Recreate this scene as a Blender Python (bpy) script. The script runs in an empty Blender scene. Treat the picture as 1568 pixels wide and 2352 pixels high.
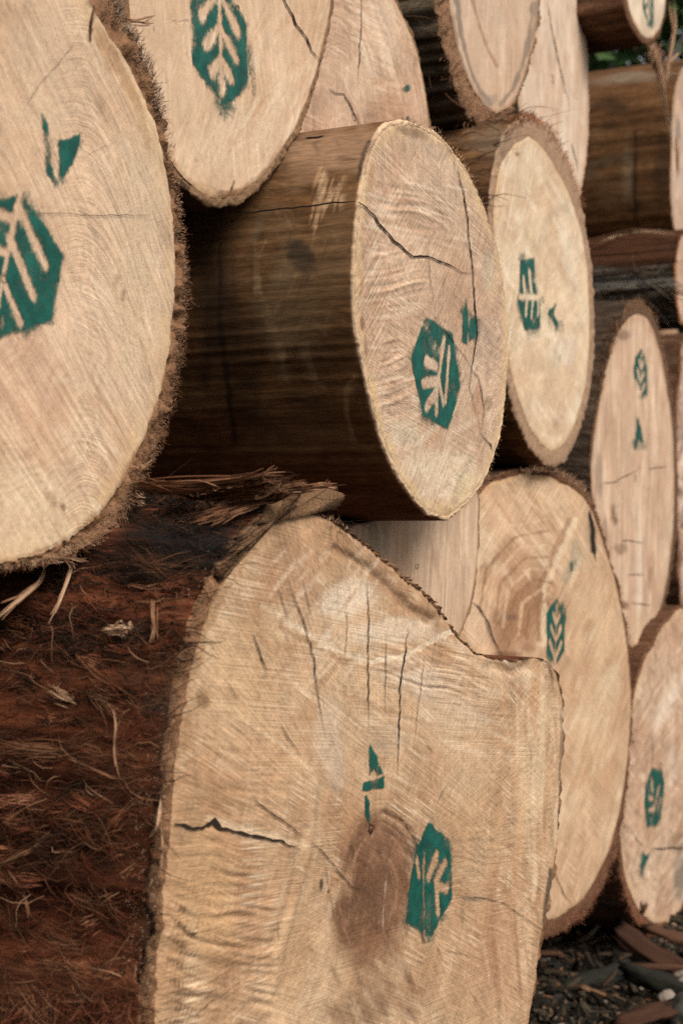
import bpy, math, random
import numpy as np
from mathutils import Vector

random.seed(7)
rng = np.random.default_rng(7)
scene = bpy.context.scene
col = scene.collection

# ------------------------------------------------------------------ camera numbers (photo measured in 1568 x 2352 units)
CX, CY, F = 784.0, 1176.0, 3266.7
CAMZ = 1.10
AZ = math.radians(64.0)                       # heading of the log axes
SA, CA = math.sin(AZ), math.cos(AZ)
GAIN = 0.80                                   # display colour -> albedo


def C(r, g, b, k=1.0):
    def f(c):
        c /= 255.0
        return c / 12.92 if c <= 0.04045 else ((c + 0.055) / 1.055) ** 2.4
    q = np.array([f(x) * GAIN * k for x in (r, g, b)])
    l = q @ np.array([0.3, 0.6, 0.1])
    return np.clip((l + (q - l) * 0.95) * np.array([1.0, 0.992, 1.0]), 0.0, 0.9)


def uv(px, py, k):
    """point seen at (px, py) on the upright plane square to the log axis, k in front of the camera"""
    px = np.asarray(px, float); py = np.asarray(py, float)
    x = (px - CX) / F; z = (CY - py) / F
    t = k / (CA - x * SA)
    return t * (x * CA + SA), t * z


def topx(u, v, k):
    """inverse of uv: k may be an array (k + depth into the log)"""
    # p = -k*A + u*U ; A=(SA,-CA) U=(CA,SA)
    X = -k * SA + u * CA; Y = k * CA + u * SA
    return CX + F * X / Y, CY - F * v / Y


# ------------------------------------------------------------------ noise
def _h(ix, iy, iz, s):
    n = (ix.astype(np.uint32) * np.uint32(374761393) + iy.astype(np.uint32) * np.uint32(668265263)
         + iz.astype(np.uint32) * np.uint32(2147483647) + np.uint32(s * 1274126177 % 4294967296))
    n = (n ^ (n >> np.uint32(13))) * np.uint32(1274126177)
    n = (n ^ (n >> np.uint32(16))) * np.uint32(2246822519)
    n = n ^ (n >> np.uint32(15))
    return n.astype(np.float64) / 4294967295.0


def vn(x, y, z=None, s=1):
    """smooth value noise in -1..1"""
    x = np.asarray(x, float); y = np.asarray(y, float)
    z = np.zeros_like(x) if z is None else np.asarray(z, float)
    fx, fy, fz = np.floor(x), np.floor(y), np.floor(z)
    ix, iy, iz = fx.astype(np.int64), fy.astype(np.int64), fz.astype(np.int64)
    tx, ty, tz = x - fx, y - fy, z - fz
    tx, ty, tz = [t * t * t * (t * (t * 6 - 15) + 10) for t in (tx, ty, tz)]
    r = 0
    for dx in (0, 1):
        for dy in (0, 1):
            for dz in (0, 1):
                w = (tx if dx else 1 - tx) * (ty if dy else 1 - ty) * (tz if dz else 1 - tz)
                r = r + w * _h((ix + dx) & 0xffffffff, (iy + dy) & 0xffffffff, (iz + dz) & 0xffffffff, s)
    return r * 2 - 1


def fbm(x, y, z=None, s=1, o=4, g=0.5):
    a, f, r, t = 1.0, 1.0, 0, 0
    for i in range(o):
        r = r + a * vn(np.asarray(x) * f, np.asarray(y) * f, None if z is None else np.asarray(z) * f, s + i * 17)
        t += a; a *= g; f *= 2.03
    return r / t


def ss(a, b, x):
    t = np.clip((x - a) / (b - a + 1e-12), 0, 1)
    return t * t * (3 - 2 * t)


# ------------------------------------------------------------------ mesh helpers
def mesh_obj(name, V, faces, mats, parent=None, attrs=None, fmat=None, smooth=True):
    """faces: list of (m,k) int arrays"""
    me = bpy.data.meshes.new(name)
    V = np.asarray(V, np.float32)
    me.vertices.add(len(V)); me.vertices.foreach_set('co', V.ravel())
    faces = [np.asarray(f, np.int32) for f in faces if len(f)]
    loops = np.concatenate([f.ravel() for f in faces])
    tot = np.concatenate([np.full(len(f), f.shape[1], np.int32) for f in faces])
    start = np.concatenate([[0], np.cumsum(tot)[:-1]]).astype(np.int32)
    me.loops.add(len(loops)); me.loops.foreach_set('vertex_index', loops.astype(np.int32))
    me.polygons.add(len(tot)); me.polygons.foreach_set('loop_start', start)
    me.polygons.foreach_set('loop_total', tot)
    if fmat is not None:
        me.polygons.foreach_set('material_index', np.concatenate([np.full(len(f), m, np.int32) for f, m in zip(faces, fmat)]))
    me.polygons.foreach_set('use_smooth', np.full(len(tot), smooth, bool))
    me.update(calc_edges=True)
    for an, data in (attrs or {}).items():
        data = np.asarray(data, np.float32)
        if data.ndim == 1:
            at = me.attributes.new(an, 'FLOAT', 'POINT'); at.data.foreach_set('value', data)
        else:
            at = me.attributes.new(an, 'FLOAT_COLOR', 'POINT'); at.data.foreach_set('color', data.ravel())
    me.validate()
    for m in (mats if isinstance(mats, (list, tuple)) else [mats]):
        me.materials.append(m)
    o = bpy.data.objects.new(name, me); col.objects.link(o)
    if parent is not None:
        o.parent = parent
    return o


def grid_faces(n, m, wrap=True, off=0):
    """n columns (around, wrapped) x m rows; vertex index = row*n + col"""
    c = np.arange(n if wrap else n - 1); r = np.arange(m - 1)
    R, Cc = np.meshgrid(r, c, indexing='ij'); C2 = (Cc + 1) % n
    return np.stack([R * n + Cc, R * n + C2, (R + 1) * n + C2, (R + 1) * n + Cc], -1).reshape(-1, 4) + off


# ------------------------------------------------------------------ node helpers
class G:
    def __init__(self, name):
        self.m = bpy.data.materials.new(name); self.m.use_nodes = True
        self.t = self.m.node_tree
        for n in list(self.t.nodes): self.t.nodes.remove(n)
        self.out = self.t.nodes.new('ShaderNodeOutputMaterial')

    def n(self, typ, ins=None, **props):
        nd = self.t.nodes.new('ShaderNode' + typ)
        for k, v in props.items(): setattr(nd, k, v)
        for k, v in (ins or {}).items(): self.set(nd.inputs[k], v)
        return nd

    def set(self, sock, v):
        if isinstance(v, bpy.types.NodeSocket): self.t.links.new(v, sock)
        elif isinstance(v, np.ndarray) or isinstance(v, (tuple, list)):
            v = [float(q) for q in v]
            if sock.type == 'RGBA' and len(v) == 3: v.append(1.0)
            sock.default_value = v
        else: sock.default_value = v

    def math(self, op, a, b=0.0, c=0.0):
        return self.n('Math', {0: a, 1: b, 2: c}, operation=op).outputs[0]

    def noise(self, vec, scale=5.0, detail=3.0, rough=0.55, dist=0.0):
        return self.n('TexNoise', {'Vector': vec, 'Scale': scale, 'Detail': detail, 'Roughness': rough, 'Distortion': dist}).outputs[0]

    def map(self, vec, scale=(1, 1, 1), rot=(0, 0, 0), loc=(0, 0, 0)):
        return self.n('Mapping', {'Vector': vec, 'Scale': scale, 'Rotation': rot, 'Location': loc}).outputs[0]

    def mix(self, f, a, b, blend='MIX'):
        nd = self.n('Mix', data_type='RGBA', blend_type=blend)
        self.set(nd.inputs[0], f); self.set(nd.inputs[6], a); self.set(nd.inputs[7], b)
        return nd.outputs[2]

    def rng(self, v, a, b, c=0.0, d=1.0, smooth=True):
        nd = self.n('MapRange', {0: v, 1: a, 2: b, 3: c, 4: d})
        nd.interpolation_type = 'SMOOTHSTEP' if smooth else 'LINEAR'
        return nd.outputs[0]

    def ramp(self, f, stops):
        nd = self.n('ValToRGB', {0: f}); el = nd.color_ramp.elements
        while len(el) < len(stops): el.new(0.5)
        for e, (p, c) in zip(el, stops):
            e.position = p; e.color = [float(q) for q in c[:3]] + [1.0]
        return nd.outputs[0]

    def attr(self, name, sock='Color'):
        return self.n('Attribute', attribute_name=name).outputs[sock]

    def scale(self, v, f):
        nd = self.n('VectorMath', operation='SCALE'); self.set(nd.inputs[0], v); self.set(nd.inputs[3], f)
        return nd.outputs[0]

    def finish(self, color, rough=0.85, height=None, bump=0.6, dist=0.002, spec=0.25):
        b = self.n('BsdfPrincipled', {'Base Color': color, 'Roughness': rough, 'Specular IOR Level': spec})
        if height is not None:
            bp = self.n('Bump', {'Height': height, 'Strength': bump, 'Distance': dist})
            self.t.links.new(bp.outputs[0], b.inputs['Normal'])
        self.t.links.new(b.outputs[0], self.out.inputs[0])
        return self.m


def endgrain(name, c1, c2, rim, pith, phi=60, phi2=120, saw=0.35, ray=0.25, ring=0.15, ringf=900, raw=0.3,
             pale=None, palea=0.35, rimw=0.06, sawscale=(9, 260), seed=0.0, bump=0.55, blotch=0.4, rimstr=0.75, arc=None):
    """sawn end of a log: growth rings and rays round the pith, two directions of saw streaks, scuffs, rim"""
    g = G(name)
    co = g.n('TexCoord').outputs['Object']
    cs = g.map(co, loc=(seed * 3.1, 0, seed * 1.7))
    big = g.noise(cs, 5, 5, 0.6)
    big2 = g.noise(cs, 14, 4, 0.6, 0.6)
    base = g.mix(g.rng(big, 0.33, 0.67), c1, c2)
    # polar
    dv = g.n('VectorMath', {0: co, 1: (pith[0], 0, pith[1])}, operation='SUBTRACT').outputs[0]
    dv = g.n('VectorMath', {0: dv, 1: (1, 0, 1)}, operation='MULTIPLY').outputs[0]
    r = g.n('VectorMath', {0: dv}, operation='LENGTH').outputs['Value']
    dn = g.n('VectorMath', {0: dv}, operation='NORMALIZE').outputs[0]
    rv = g.n('VectorMath', {0: g.scale(dn, 105.0), 1: g.n('CombineXYZ', {1: g.math('MULTIPLY', r, 14.0)}).outputs[0]}, operation='ADD').outputs[0]
    rays = g.noise(rv, 1.6, 4, 0.65)
    rw = g.math('MULTIPLY_ADD', g.noise(cs, 6, 3), 0.16, r)
    rw = g.math('MULTIPLY_ADD', g.noise(cs, 60, 2), 0.004, rw)
    rings = g.noise(g.n('CombineXYZ', {0: g.math('MULTIPLY', rw, ringf * 0.16)}).outputs[0], 1.0, 3, 0.7)
    s1 = g.noise(g.map(g.map(cs, rot=(0, math.radians(phi), 0)), (sawscale[0], 1, sawscale[1])), 1.0, 4, 0.62, 0.2)
    s2 = g.noise(g.map(g.map(cs, rot=(0, math.radians(phi2), 0)), (sawscale[0] * 1.3, 1, sawscale[1] * 0.7)), 1.0, 4, 0.62, 0.3)
    mk = g.rng(g.noise(cs, 7, 2, 0.5, 0.4), 0.42, 0.58)
    st = g.n('Mix', {0: mk, 2: s1, 3: s2}).outputs[0]
    fine = g.noise(cs, 330, 3, 0.75)
    mid = g.noise(cs, 90, 3, 0.65)
    def c0(v, a): return g.math('MULTIPLY', g.math('SUBTRACT', v, 0.5), a * 2.9)
    f = g.math('ADD', 1.0, c0(st, saw * 1.5))
    f = g.math('ADD', f, c0(rays, ray * 1.5))
    f = g.math('ADD', f, c0(rings, ring * 1.5))
    f = g.math('ADD', f, c0(fine, raw * 0.9))
    f = g.math('ADD', f, c0(mid, raw * 0.8))
    f = g.math('ADD', f, c0(big2, blotch * 0.9))
    arcs = None
    if arc is not None:                       # curved sweeps left by the saw bar
        ax, curv, afreq, astr = arc
        sep = g.n('SeparateXYZ', {0: co})
        xx = g.math('SUBTRACT', sep.outputs[0], ax)
        q = g.math('MULTIPLY_ADD', g.math('MULTIPLY', xx, xx), curv, sep.outputs[2])
        q = g.math('MULTIPLY_ADD', g.noise(cs, 12, 3), 0.03, q)
        arcs = g.noise(g.n('CombineXYZ', {0: g.math('MULTIPLY', q, afreq), 1: g.math('MULTIPLY', xx, 4.0)}).outputs[0], 1.0, 4, 0.7)
        am = g.math('MULTIPLY', g.rng(xx, -0.05, 0.03), g.rng(g.noise(cs, 8, 3), 0.34, 0.55))
        arcs = g.math('MULTIPLY', g.math('SUBTRACT', arcs, 0.5), am)
        f = g.math('MULTIPLY_ADD', arcs, astr * 2.2, f)
    f = g.math('MAXIMUM', f, 0.3)
    c = g.scale(base, f)
    if pale is not None:
        c = g.mix(g.math('MULTIPLY', g.math('MULTIPLY', g.rng(st, 0.46, 0.66), g.rng(g.noise(cs, 11, 5, 0.7, 0.8), 0.47, 0.62)), min(1.0, palea * 1.6)), c, pale)
    # warm darker flecks
    c = g.mix(g.math('MULTIPLY', g.rng(g.noise(cs, 38, 5, 0.75, 0.5), 0.6, 0.78), 0.35), c, c1 * 0.55)
    s = g.attr('s', 'Fac')
    sj = g.math('ADD', s, c0(g.noise(cs, 40, 3), 0.025))
    c = g.mix(g.math('MULTIPLY', g.math('MULTIPLY', g.rng(sj, 1 - rimw, 1 - rimw * 0.35), g.rng(big2, 0.3, 0.6)), rimstr), c, g.scale(rim, g.math('ADD', 0.55, mid)))
    ta = g.n('Attribute', attribute_name='tint')
    al = g.math('MULTIPLY', ta.outputs['Alpha'], g.math('ADD', 0.62, g.math('MULTIPLY', g.noise(cs, 120, 4, 0.7), 0.76)), )
    spk = g.noise(cs, 170, 4, 0.75)
    c = g.mix(al, c, g.scale(ta.outputs['Color'], g.math('ADD', c0(spk, 0.42), g.math('ADD', 0.4, g.math('MULTIPLY', f, 0.6)))))
    h = g.math('MULTIPLY_ADD', rays, ray * 1.2, g.math('MULTIPLY', st, saw * 2.0))
    h = g.math('MULTIPLY_ADD', fine, raw * 0.5, h)
    h = g.math('MULTIPLY_ADD', g.math('MULTIPLY', spk, ta.outputs['Alpha']), 0.5, h)
    h = g.math('MULTIPLY_ADD', mid, raw * 1.0, h)
    h = g.math('MULTIPLY_ADD', rings, ring * 0.8, h)
    if arcs is not None: h = g.math('MULTIPLY_ADD', arcs, 1.4, h)
    return g.finish(c, 0.8, h, bump, 0.0042, 0.2)


def bark(name, dark, mid, light, cap, patch=None, pa=0.5, fs=1.0, bump=0.9, dist=0.006, capfs=1.0, seed=0.0, rough=0.9, spec=0.15, ls=1.0):
    """log side: fibres along the axis; the ring seen on the cut has its own colour"""
    g = G(name)
    co = g.map(g.n('TexCoord').outputs['Object'], loc=(seed * 2.3, seed, seed * 1.3))
    wob = g.noise(co, 6, 2)
    cw = g.n('VectorMath', {0: co, 1: g.scale(g.n('TexNoise', {'Vector': co, 'Scale': 7.0, 'Detail': 2.0}).outputs[1], 0.035)}, operation='ADD').outputs[0]
    f1 = g.noise(g.map(cw, (190 * fs, 16 * ls, 190 * fs)), 1, 6, 0.68)
    f2 = g.noise(g.map(cw, (40 * fs, 5 * ls, 40 * fs)), 1, 4, 0.6)
    f3 = g.noise(g.map(cw, (620 * fs, 60 * ls, 620 * fs)), 1, 3, 0.7)
    v = g.math('MULTIPLY_ADD', f2, 0.45, g.math('MULTIPLY', f1, 0.4))
    v = g.math('MULTIPLY_ADD', f3, 0.2, v)
    c = g.ramp(v, [(0.36, dark), (0.52, mid), (0.70, light)])
    c = g.scale(c, g.math('MULTIPLY_ADD', wob, 0.9, 0.55))
    dirt = g.noise(co, 55, 6, 0.75, 0.4)
    c = g.scale(c, g.math('MULTIPLY_ADD', dirt, 1.5, 0.25))
    if patch is not None:
        pm = g.rng(g.noise(g.map(cw, (7, 3, 7)), 1, 5, 0.7, 0.6), 0.54, 0.66)
        c = g.mix(g.math('MULTIPLY', pm, pa), c, g.scale(patch, g.math('MULTIPLY_ADD', f1, 1.6, 0.2)))
    cf = g.noise(co, 150 * capfs, 5, 0.7)
    cf2 = g.noise(co, 22, 4, 0.65)
    cc = g.scale(cap, g.math('MULTIPLY_ADD', cf2, 0.7, g.math('MULTIPLY', cf, 1.3)))
    cap_f = g.attr('cap', 'Fac')
    c = g.mix(cap_f, c, cc)
    ta = g.n('Attribute', attribute_name='tint')
    c = g.mix(g.math('MULTIPLY', ta.outputs['Alpha'], g.math('MULTIPLY_ADD', f1, 0.9, 0.5)), c,
              g.scale(ta.outputs['Color'], g.math('MULTIPLY_ADD', f1, 1.2, 0.4)))
    h = g.math('MULTIPLY_ADD', f3, 0.25, g.math('MULTIPLY_ADD', f2, 0.7, f1))
    h = g.n('Mix', {0: cap_f, 2: h, 3: cf}).outputs[0]
    return g.finish(c, rough, h, bump, dist, spec)


def fibre_mat(name, stops):
    g = G(name)
    f = g.attr('fc', 'Fac')
    co = g.n('TexCoord').outputs['Object']
    c = g.ramp(f, stops)
    c = g.scale(c, g.math('MULTIPLY_ADD', g.noise(co, 60, 2), 0.9, 0.55))
    return g.finish(c, 0.9, None, spec=0.1)


def paint_mat():
    g = G('teal spray paint')
    a = g.attr('a', 'Fac')
    co = g.n('TexCoord').outputs['Object']
    grain = g.noise(co, 260, 4, 0.8)
    blot = g.noise(co, 45, 3, 0.6)
    x = g.math('ADD', a, g.math('MULTIPLY', g.math('SUBTRACT', grain, 0.5), 1.3))
    x = g.math('ADD', x, g.math('MULTIPLY', g.math('SUBTRACT', blot, 0.5), 0.35))
    al = g.math('MULTIPLY', g.rng(x, 0.16, 0.84), 0.96)
    c = g.mix(g.math('MULTIPLY_ADD', grain, 0.5, g.rng(blot, 0.3, 0.9)), C(0, 58, 50), C(8, 100, 84))
    b = g.n('BsdfPrincipled', {'Base Color': c, 'Roughness': 0.65, 'Specular IOR Level': 0.3})
    bp = g.n('Bump', {'Height': grain, 'Strength': 0.25, 'Distance': 0.001})
    g.t.links.new(bp.outputs[0], b.inputs['Normal'])
    tr = g.n('BsdfTransparent')
    ms = g.n('MixShader', {0: al, 1: tr.outputs[0], 2: b.outputs[0]})
    g.t.links.new(ms.outputs[0], g.out.inputs[0])
    return g.m


def plain(name, c, var=0.5, sc=20, rough=0.9, bump=0.5, dist=0.004, stretch=(1, 1, 1)):
    g = G(name)
    co = g.map(g.n('TexCoord').outputs['Object'], stretch)
    n = g.noise(co, sc, 5, 0.65)
    cc = g.scale(c, g.math('MULTIPLY_ADD', n, 2 * var, 1 - var))
    return g.finish(cc, rough, n, bump, dist, 0.15)


PAINT = paint_mat()
g_ = G('crack shadowed wood'); CRACK = g_.finish(C(58, 40, 26) * 0.6, 0.95, None)

# ------------------------------------------------------------------ dabs (stains, dirt, weathering, some painted shade) laid on surface points
def dabs_tint(px, py, dabs, seed=3):
    n = len(px); colr = np.zeros((n, 3)); al = np.zeros(n)
    for i, d in enumerate(dabs):
        if d[0] == 'L':
            _, pts, w, cc, st = d[:5]; P = np.asarray(pts, float); hard = 0.35
            R = w * 1.6
            box = np.where((px > P[:, 0].min() - R) & (px < P[:, 0].max() + R) & (py > P[:, 1].min() - R) & (py < P[:, 1].max() + R))[0]
            if not len(box): continue
            x, y = px[box], py[box]
            dd = np.full(len(box), 1e9)
            for (x0, y0), (x1, y1) in zip(pts[:-1], pts[1:]):
                vx, vy = x1 - x0, y1 - y0
                t = np.clip(((x - x0) * vx + (y - y0) * vy) / (vx * vx + vy * vy + 1e-9), 0, 1)
                dd = np.minimum(dd, np.hypot(x - x0 - t * vx, (y - y0 - t * vy)))
            q = dd / w + 0.45 * vn(x / (w * 1.1 + 5), y / (w * 2.2 + 5), s=seed + i)
        else:
            cx, cy, rx, ry, rot, cc, st = d[:7]; hard = d[7] if len(d) > 7 else 0.35
            R = max(rx, ry) * 1.5
            box = np.where((np.abs(px - cx) < R) & (np.abs(py - cy) < R))[0]
            if not len(box): continue
            x, y = px[box], py[box]
            c_, s_ = math.cos(math.radians(rot)), math.sin(math.radians(rot))
            dx, dy = x - cx, y - cy
            a, b = (dx * c_ + dy * s_) / rx, (-dx * s_ + dy * c_) / ry
            q = np.hypot(a, b) + 0.38 * fbm(x / (rx * .5 + 6), y / (ry * .5 + 6), s=seed + i, o=3)
        m = st * ss(1.05, hard, q)
        colr[box] = colr[box] * (1 - m)[:, None] + np.asarray(cc)[None, :] * m[:, None]
        al[box] = al[box] * (1 - m) + m
    colr = colr / np.maximum(al, 1e-4)[:, None]
    return np.concatenate([colr, al[:, None]], 1)


def strokes(x0, x1, y0, y1, n, ang, ln, wd, cols, st, seed):
    """many thin torn-fibre or saw streaks in one area"""
    r = np.random.default_rng(seed); out = []
    for i in range(n):
        out.append((r.uniform(x0, x1), r.uniform(y0, y1), ln * r.uniform(0.4, 1.3), wd * r.uniform(0.6, 1.4), ang + r.normal(0, 4), cols[i % len(cols)], st * r.uniform(0.5, 1.0)))
    return out


def polyline(pts, step):
    P = np.asarray(pts, float); out = []
    for a, b in zip(P[:-1], P[1:]):
        m = max(1, int(np.hypot(*(b - a)) / step))
        for i in range(m): out.append(a + (b - a) * i / m)
    out.append(P[-1]); return np.array(out)


class Log:
    pass


def radial(cu, cv, pu, pv, n, smooth):
    th = np.arctan2(pv - cv, pu - cu); r = np.hypot(pu - cu, pv - cv)
    o = np.argsort(th); th, r = th[o], r[o]
    th = np.concatenate([th - 2 * np.pi, th, th + 2 * np.pi]); r = np.tile(r, 3)
    T = np.linspace(-np.pi, np.pi, n, endpoint=False)
    rr = np.interp(T, th, r)
    if smooth > 0:
        k = int(smooth * 3) + 1
        ker = np.exp(-0.5 * (np.arange(-k, k + 1) / smooth) ** 2); ker /= ker.sum()
        rr = np.convolve(np.concatenate([rr[-k:], rr, rr[:k]]), ker, 'valid')
    return T, rr


def make_log(label, k, centre, pts, outer=None, thick=0.012, length=3.2, N=420, R=110, M=46, smooth=2.0, pith=None,
             face=None, side=None, dabs=(), sdabs=(), cracks=(), creases=(), ribs=(), breaks=(), hamp=0.0022,
             edge=0.0015, capj=0.002, samp=0.006, sfreq=(26, 3.0), seed=1, lump=0.004, dmax=None, taper=0.0, tvar=1.1):
    L = Log(); L.k = k; L.seed = seed
    P = np.asarray(pts, float)
    pu, pv = uv(P[:, 0], P[:, 1], k)
    cu, cv = uv(centre[0], centre[1], k)
    T, rw = radial(cu, cv, pu, pv, N, smooth)
    rw = rw * (1 + 0.004 * vn(T * 9 + 50, T * 0 + seed, s=seed)) + edge * fbm(np.cos(T) * 40 + 9, np.sin(T) * 40 + 9, s=seed + 5)
    ro = rw + thick
    thick = thick * np.clip(1 + tvar * fbm(np.cos(T) * 5 + seed, np.sin(T) * 5, s=seed + 77, o=4, g=0.6), 0.15, 2.2)
    ro = rw + thick
    if outer is not None:
        Q = np.asarray(outer, float); qu, qv = uv(Q[:, 0], Q[:, 1], k)
        th = np.arctan2(qv - cv, qu - cu); rq = np.hypot(qu - cu, qv - cv); o = np.argsort(th)
        # only overrides the angles traced; blends back elsewhere
        a0 = th[o]; r0 = rq[o]
        ex = np.interp(T, a0, r0 - np.interp(a0, T, rw), left=np.nan, right=np.nan)
        gaps = np.zeros(N, bool)
        for i in range(len(a0) - 1):
            if a0[i + 1] - a0[i] > 0.6: gaps |= (T > a0[i]) & (T < a0[i + 1])
        ex[gaps] = np.nan
        ex = np.where(np.isnan(ex), thick, ex)
        kk = np.exp(-0.5 * (np.arange(-5, 6) / 2.0) ** 2); kk /= kk.sum()
        ex = np.convolve(np.concatenate([ex[-5:], ex, ex[:5]]), kk, 'valid')
        ro = rw + np.maximum(ex, 0.002)
    ro = np.maximum(ro + 0.18 * (ro - rw) * fbm(np.cos(T) * 30, np.sin(T) * 30, s=seed + 78, o=3), rw + 0.0015)
    L.T, L.rw, L.ro = T, rw, ro
    vmin = (cv + ro * np.sin(T)).min()
    u0, v0 = float(cu), float(vmin)
    L.u0, L.v0, L.cu, L.cv = u0, v0, float(cu), float(cv)
    e = bpy.data.objects.new('log', None); col.objects.link(e)
    e.location = (-k * SA + u0 * CA, k * CA + u0 * SA, v0 + CAMZ)
    e.rotation_euler = (0, 0, AZ)
    e.empty_display_size = 0.1
    e['label'] = label; e['category'] = 'log'; e['group'] = 'cut logs stacked in the pile'
    L.e = e

    def height(u, v):
        px, py = topx(u, v, k)
        h = hamp * (fbm(u * 9, v * 9, s=seed + 3, o=3) * 1.1 + 0.12 * fbm(u * 60, v * 60, s=seed + 9, o=3))
        for (x0, y0, x1, y1, slope) in breaks:          # the sawn plane breaks along a line and tilts away on its right
            nx, ny = (y1 - y0), -(x1 - x0); l = math.hypot(nx, ny)
            au, av = uv(x0, y0, k); bu, bv = uv(x1, y1, k)
            nu, nv = (bv - av), -(bu - au); ln = math.hypot(nu, nv); nu, nv = nu / ln, nv / ln
            if nu < 0: nu, nv = -nu, -nv
            dd = (u - au) * nu + (v - av) * nv
            dd = dd + 0.006 * fbm(u * 22, v * 22, s=seed + 4)
            h = h - slope * np.maximum(-dd, 0)
        for (p, w, d) in creases:
            dd = np.full(np.shape(px), 1e9)
            for (x0, y0), (x1, y1) in zip(p[:-1], p[1:]):
                vx, vy = x1 - x0, y1 - y0
                t = np.clip(((px - x0) * vx + (py - y0) * vy) / (vx * vx + vy * vy + 1e-9), 0, 1)
                dd = np.minimum(dd, np.hypot(px - x0 - t * vx, py - y0 - t * vy))
            dd = dd + w * 0.35 * vn(px / 25, py / 25, s=seed + 31)
            h = h + d * np.exp(-(dd / w) ** 2)
        for (x, y, rx, ry, per, ang, amp) in ribs:
            c_, s_ = math.cos(math.radians(ang)), math.sin(math.radians(ang))
            q = np.hypot((px - x) / rx, (py - y) / ry)
            al_, ac_ = (px - x) * c_ + (py - y) * s_, -(px - x) * s_ + (py - y) * c_
            ac_ = ac_ + 10 * vn(px / 80, py / 60, s=seed + 21)
            m = ss(1.0, 0.5, q + 0.35 * vn(px / 60, py / 40, s=seed + 22))
            h = h + amp * m * 1.5 * (vn(al_ / 130, ac_ / (per * 0.5), s=seed + 23) + 0.4 * vn(al_ / 50, ac_ / (per * 0.26), s=seed + 24))
        return h
    L.height = height

    # ---- sawn face
    S = np.linspace(0, 1, R + 1)[1:]
    S = S ** 0.85
    rr = S[:, None] * rw[None, :]
    fu = cu + rr * np.cos(T)[None, :]; fv = cv + rr * np.sin(T)[None, :]
    h = height(fu, fv)
    h = h - 0.0008 * ss(0.985, 1.0, S)[:, None]
    V = np.stack([fu - u0, -h, fv - v0], -1).reshape(-1, 3)
    c0 = np.array([[cu - u0, -float(height(np.array([cu]), np.array([cv]))[0]), cv - v0]])
    V = np.concatenate([V, c0])
    quads = grid_faces(N, R)                     # row = ring
    quads = quads[:, [0, 3, 2, 1]]
    ci = len(V) - 1
    tri = np.stack([np.arange(N), (np.arange(N) + 1) % N, np.full(N, ci)], -1)
    px, py = topx(V[:, 0] + u0, V[:, 2] + v0, k)
    tint = dabs_tint(px, py, dabs, seed)
    for (x, y, rx, ry, per, ang, amp) in ribs:   # dirt caught in the chatter marks of the saw
        pass
    s_attr = np.concatenate([np.repeat(S, N), [0]])
    quads = quads[:, ::-1]
    # cracks as dark slits on the face
    CV, CF = [], []
    base = len(V)
    for cr in cracks:
        p, w = cr[0], cr[1]
        q = polyline(p, 7.0)
        m = len(q)
        if m < 2: continue
        tt = np.linspace(0, 1, m)
        rr_ = np.random.default_rng(int(p[0][0] * 7 + p[0][1]))
        d = np.gradient(q, axis=0); d /= (np.linalg.norm(d, axis=1)[:, None] + 1e-9)
        nrm = np.stack([-d[:, 1], d[:, 0]], 1)
        jit = vn(tt * m / 2.3, tt * 0 + p[0][0], s=5) * (0.8 + w * 0.3) + rr_.normal(0, 0.3, m)
        q = q + nrm * jit[:, None]
        ww = w * (0.29 + 0.014 * w) * np.clip(np.minimum(tt * 5 + (cr[2] if len(cr) > 2 else 0.15), (1 - tt) * 3 + 0.12), 0, 1) * (0.65 + 0.7 * rr_.random(m))
        ku = k
        l, r_ = q - nrm * ww[:, None], q + nrm * ww[:, None]
        lu, lv = uv(l[:, 0], l[:, 1], ku); ru, rv = uv(r_[:, 0], r_[:, 1], ku)
        hl, hr = height(lu, lv) + 0.0016, height(ru, rv) + 0.0016
        i0 = base + sum(len(c) for c in CV)
        CV.append(np.concatenate([np.stack([lu - u0, -hl, lv - v0], 1), np.stack([ru - u0, -hr, rv - v0], 1)]))
        a = np.arange(m - 1) + i0
        CF.append(np.stack([a, a + 1, a + 1 + m, a + m], 1))
    fl, fm = [quads, tri], [0, 0]
    if CV:
        nv_ = sum(len(c) for c in CV)
        V = np.concatenate([V] + CV)
        tint = np.concatenate([tint, np.zeros((nv_, 4))]); s_attr = np.concatenate([s_attr, np.zeros(nv_)])
        fl.append(np.concatenate(CF)); fm.append(1)
    pth = pith or centre
    ppu, ppv = uv(pth[0], pth[1], k)
    fmat = endgrain('sawn end ' + str(seed), pith=(float(ppu) - u0, float(ppv) - v0), seed=seed * 0.37, **face)
    L.face = mesh_obj('cut_end', V, fl, [fmat, CRACK], e, {'tint': tint, 's': s_attr}, fm)

    # ---- side shell: ring of bark on the cut, then the flank
    Q = np.array([-0.02, 0.15, 0.4, 0.65, 0.88, 1.0])
    dm = dmax or length
    D = np.concatenate([[0.002, 0.006, 0.012], 0.02 + (dm - 0.02) * (np.linspace(0, 1, M) ** 1.6)])
    if dmax: D = np.concatenate([D, [dmax + (length - dmax) * 0.3, length]])
    rows_r, rows_d, cap = [], [], []
    for q in Q:
        j = capj * (fbm(np.cos(T) * 28 + q * 9, np.sin(T) * 28, s=seed + 40, o=4) - 0.2) * (1 if q > 0 else 0)
        rows_r.append(rw + q * (ro - rw)); rows_d.append((0.0012 if q <= 0 else 0.0002) - j * 2.0 + 0.003 * ss(0.8, 1.0, np.full(N, q)))
        cap.append(np.full(N, 1.0))
    hb = height(cu + rw * np.cos(T), cv + rw * np.sin(T))
    rows_d = [d - hb for d in rows_d]
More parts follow.
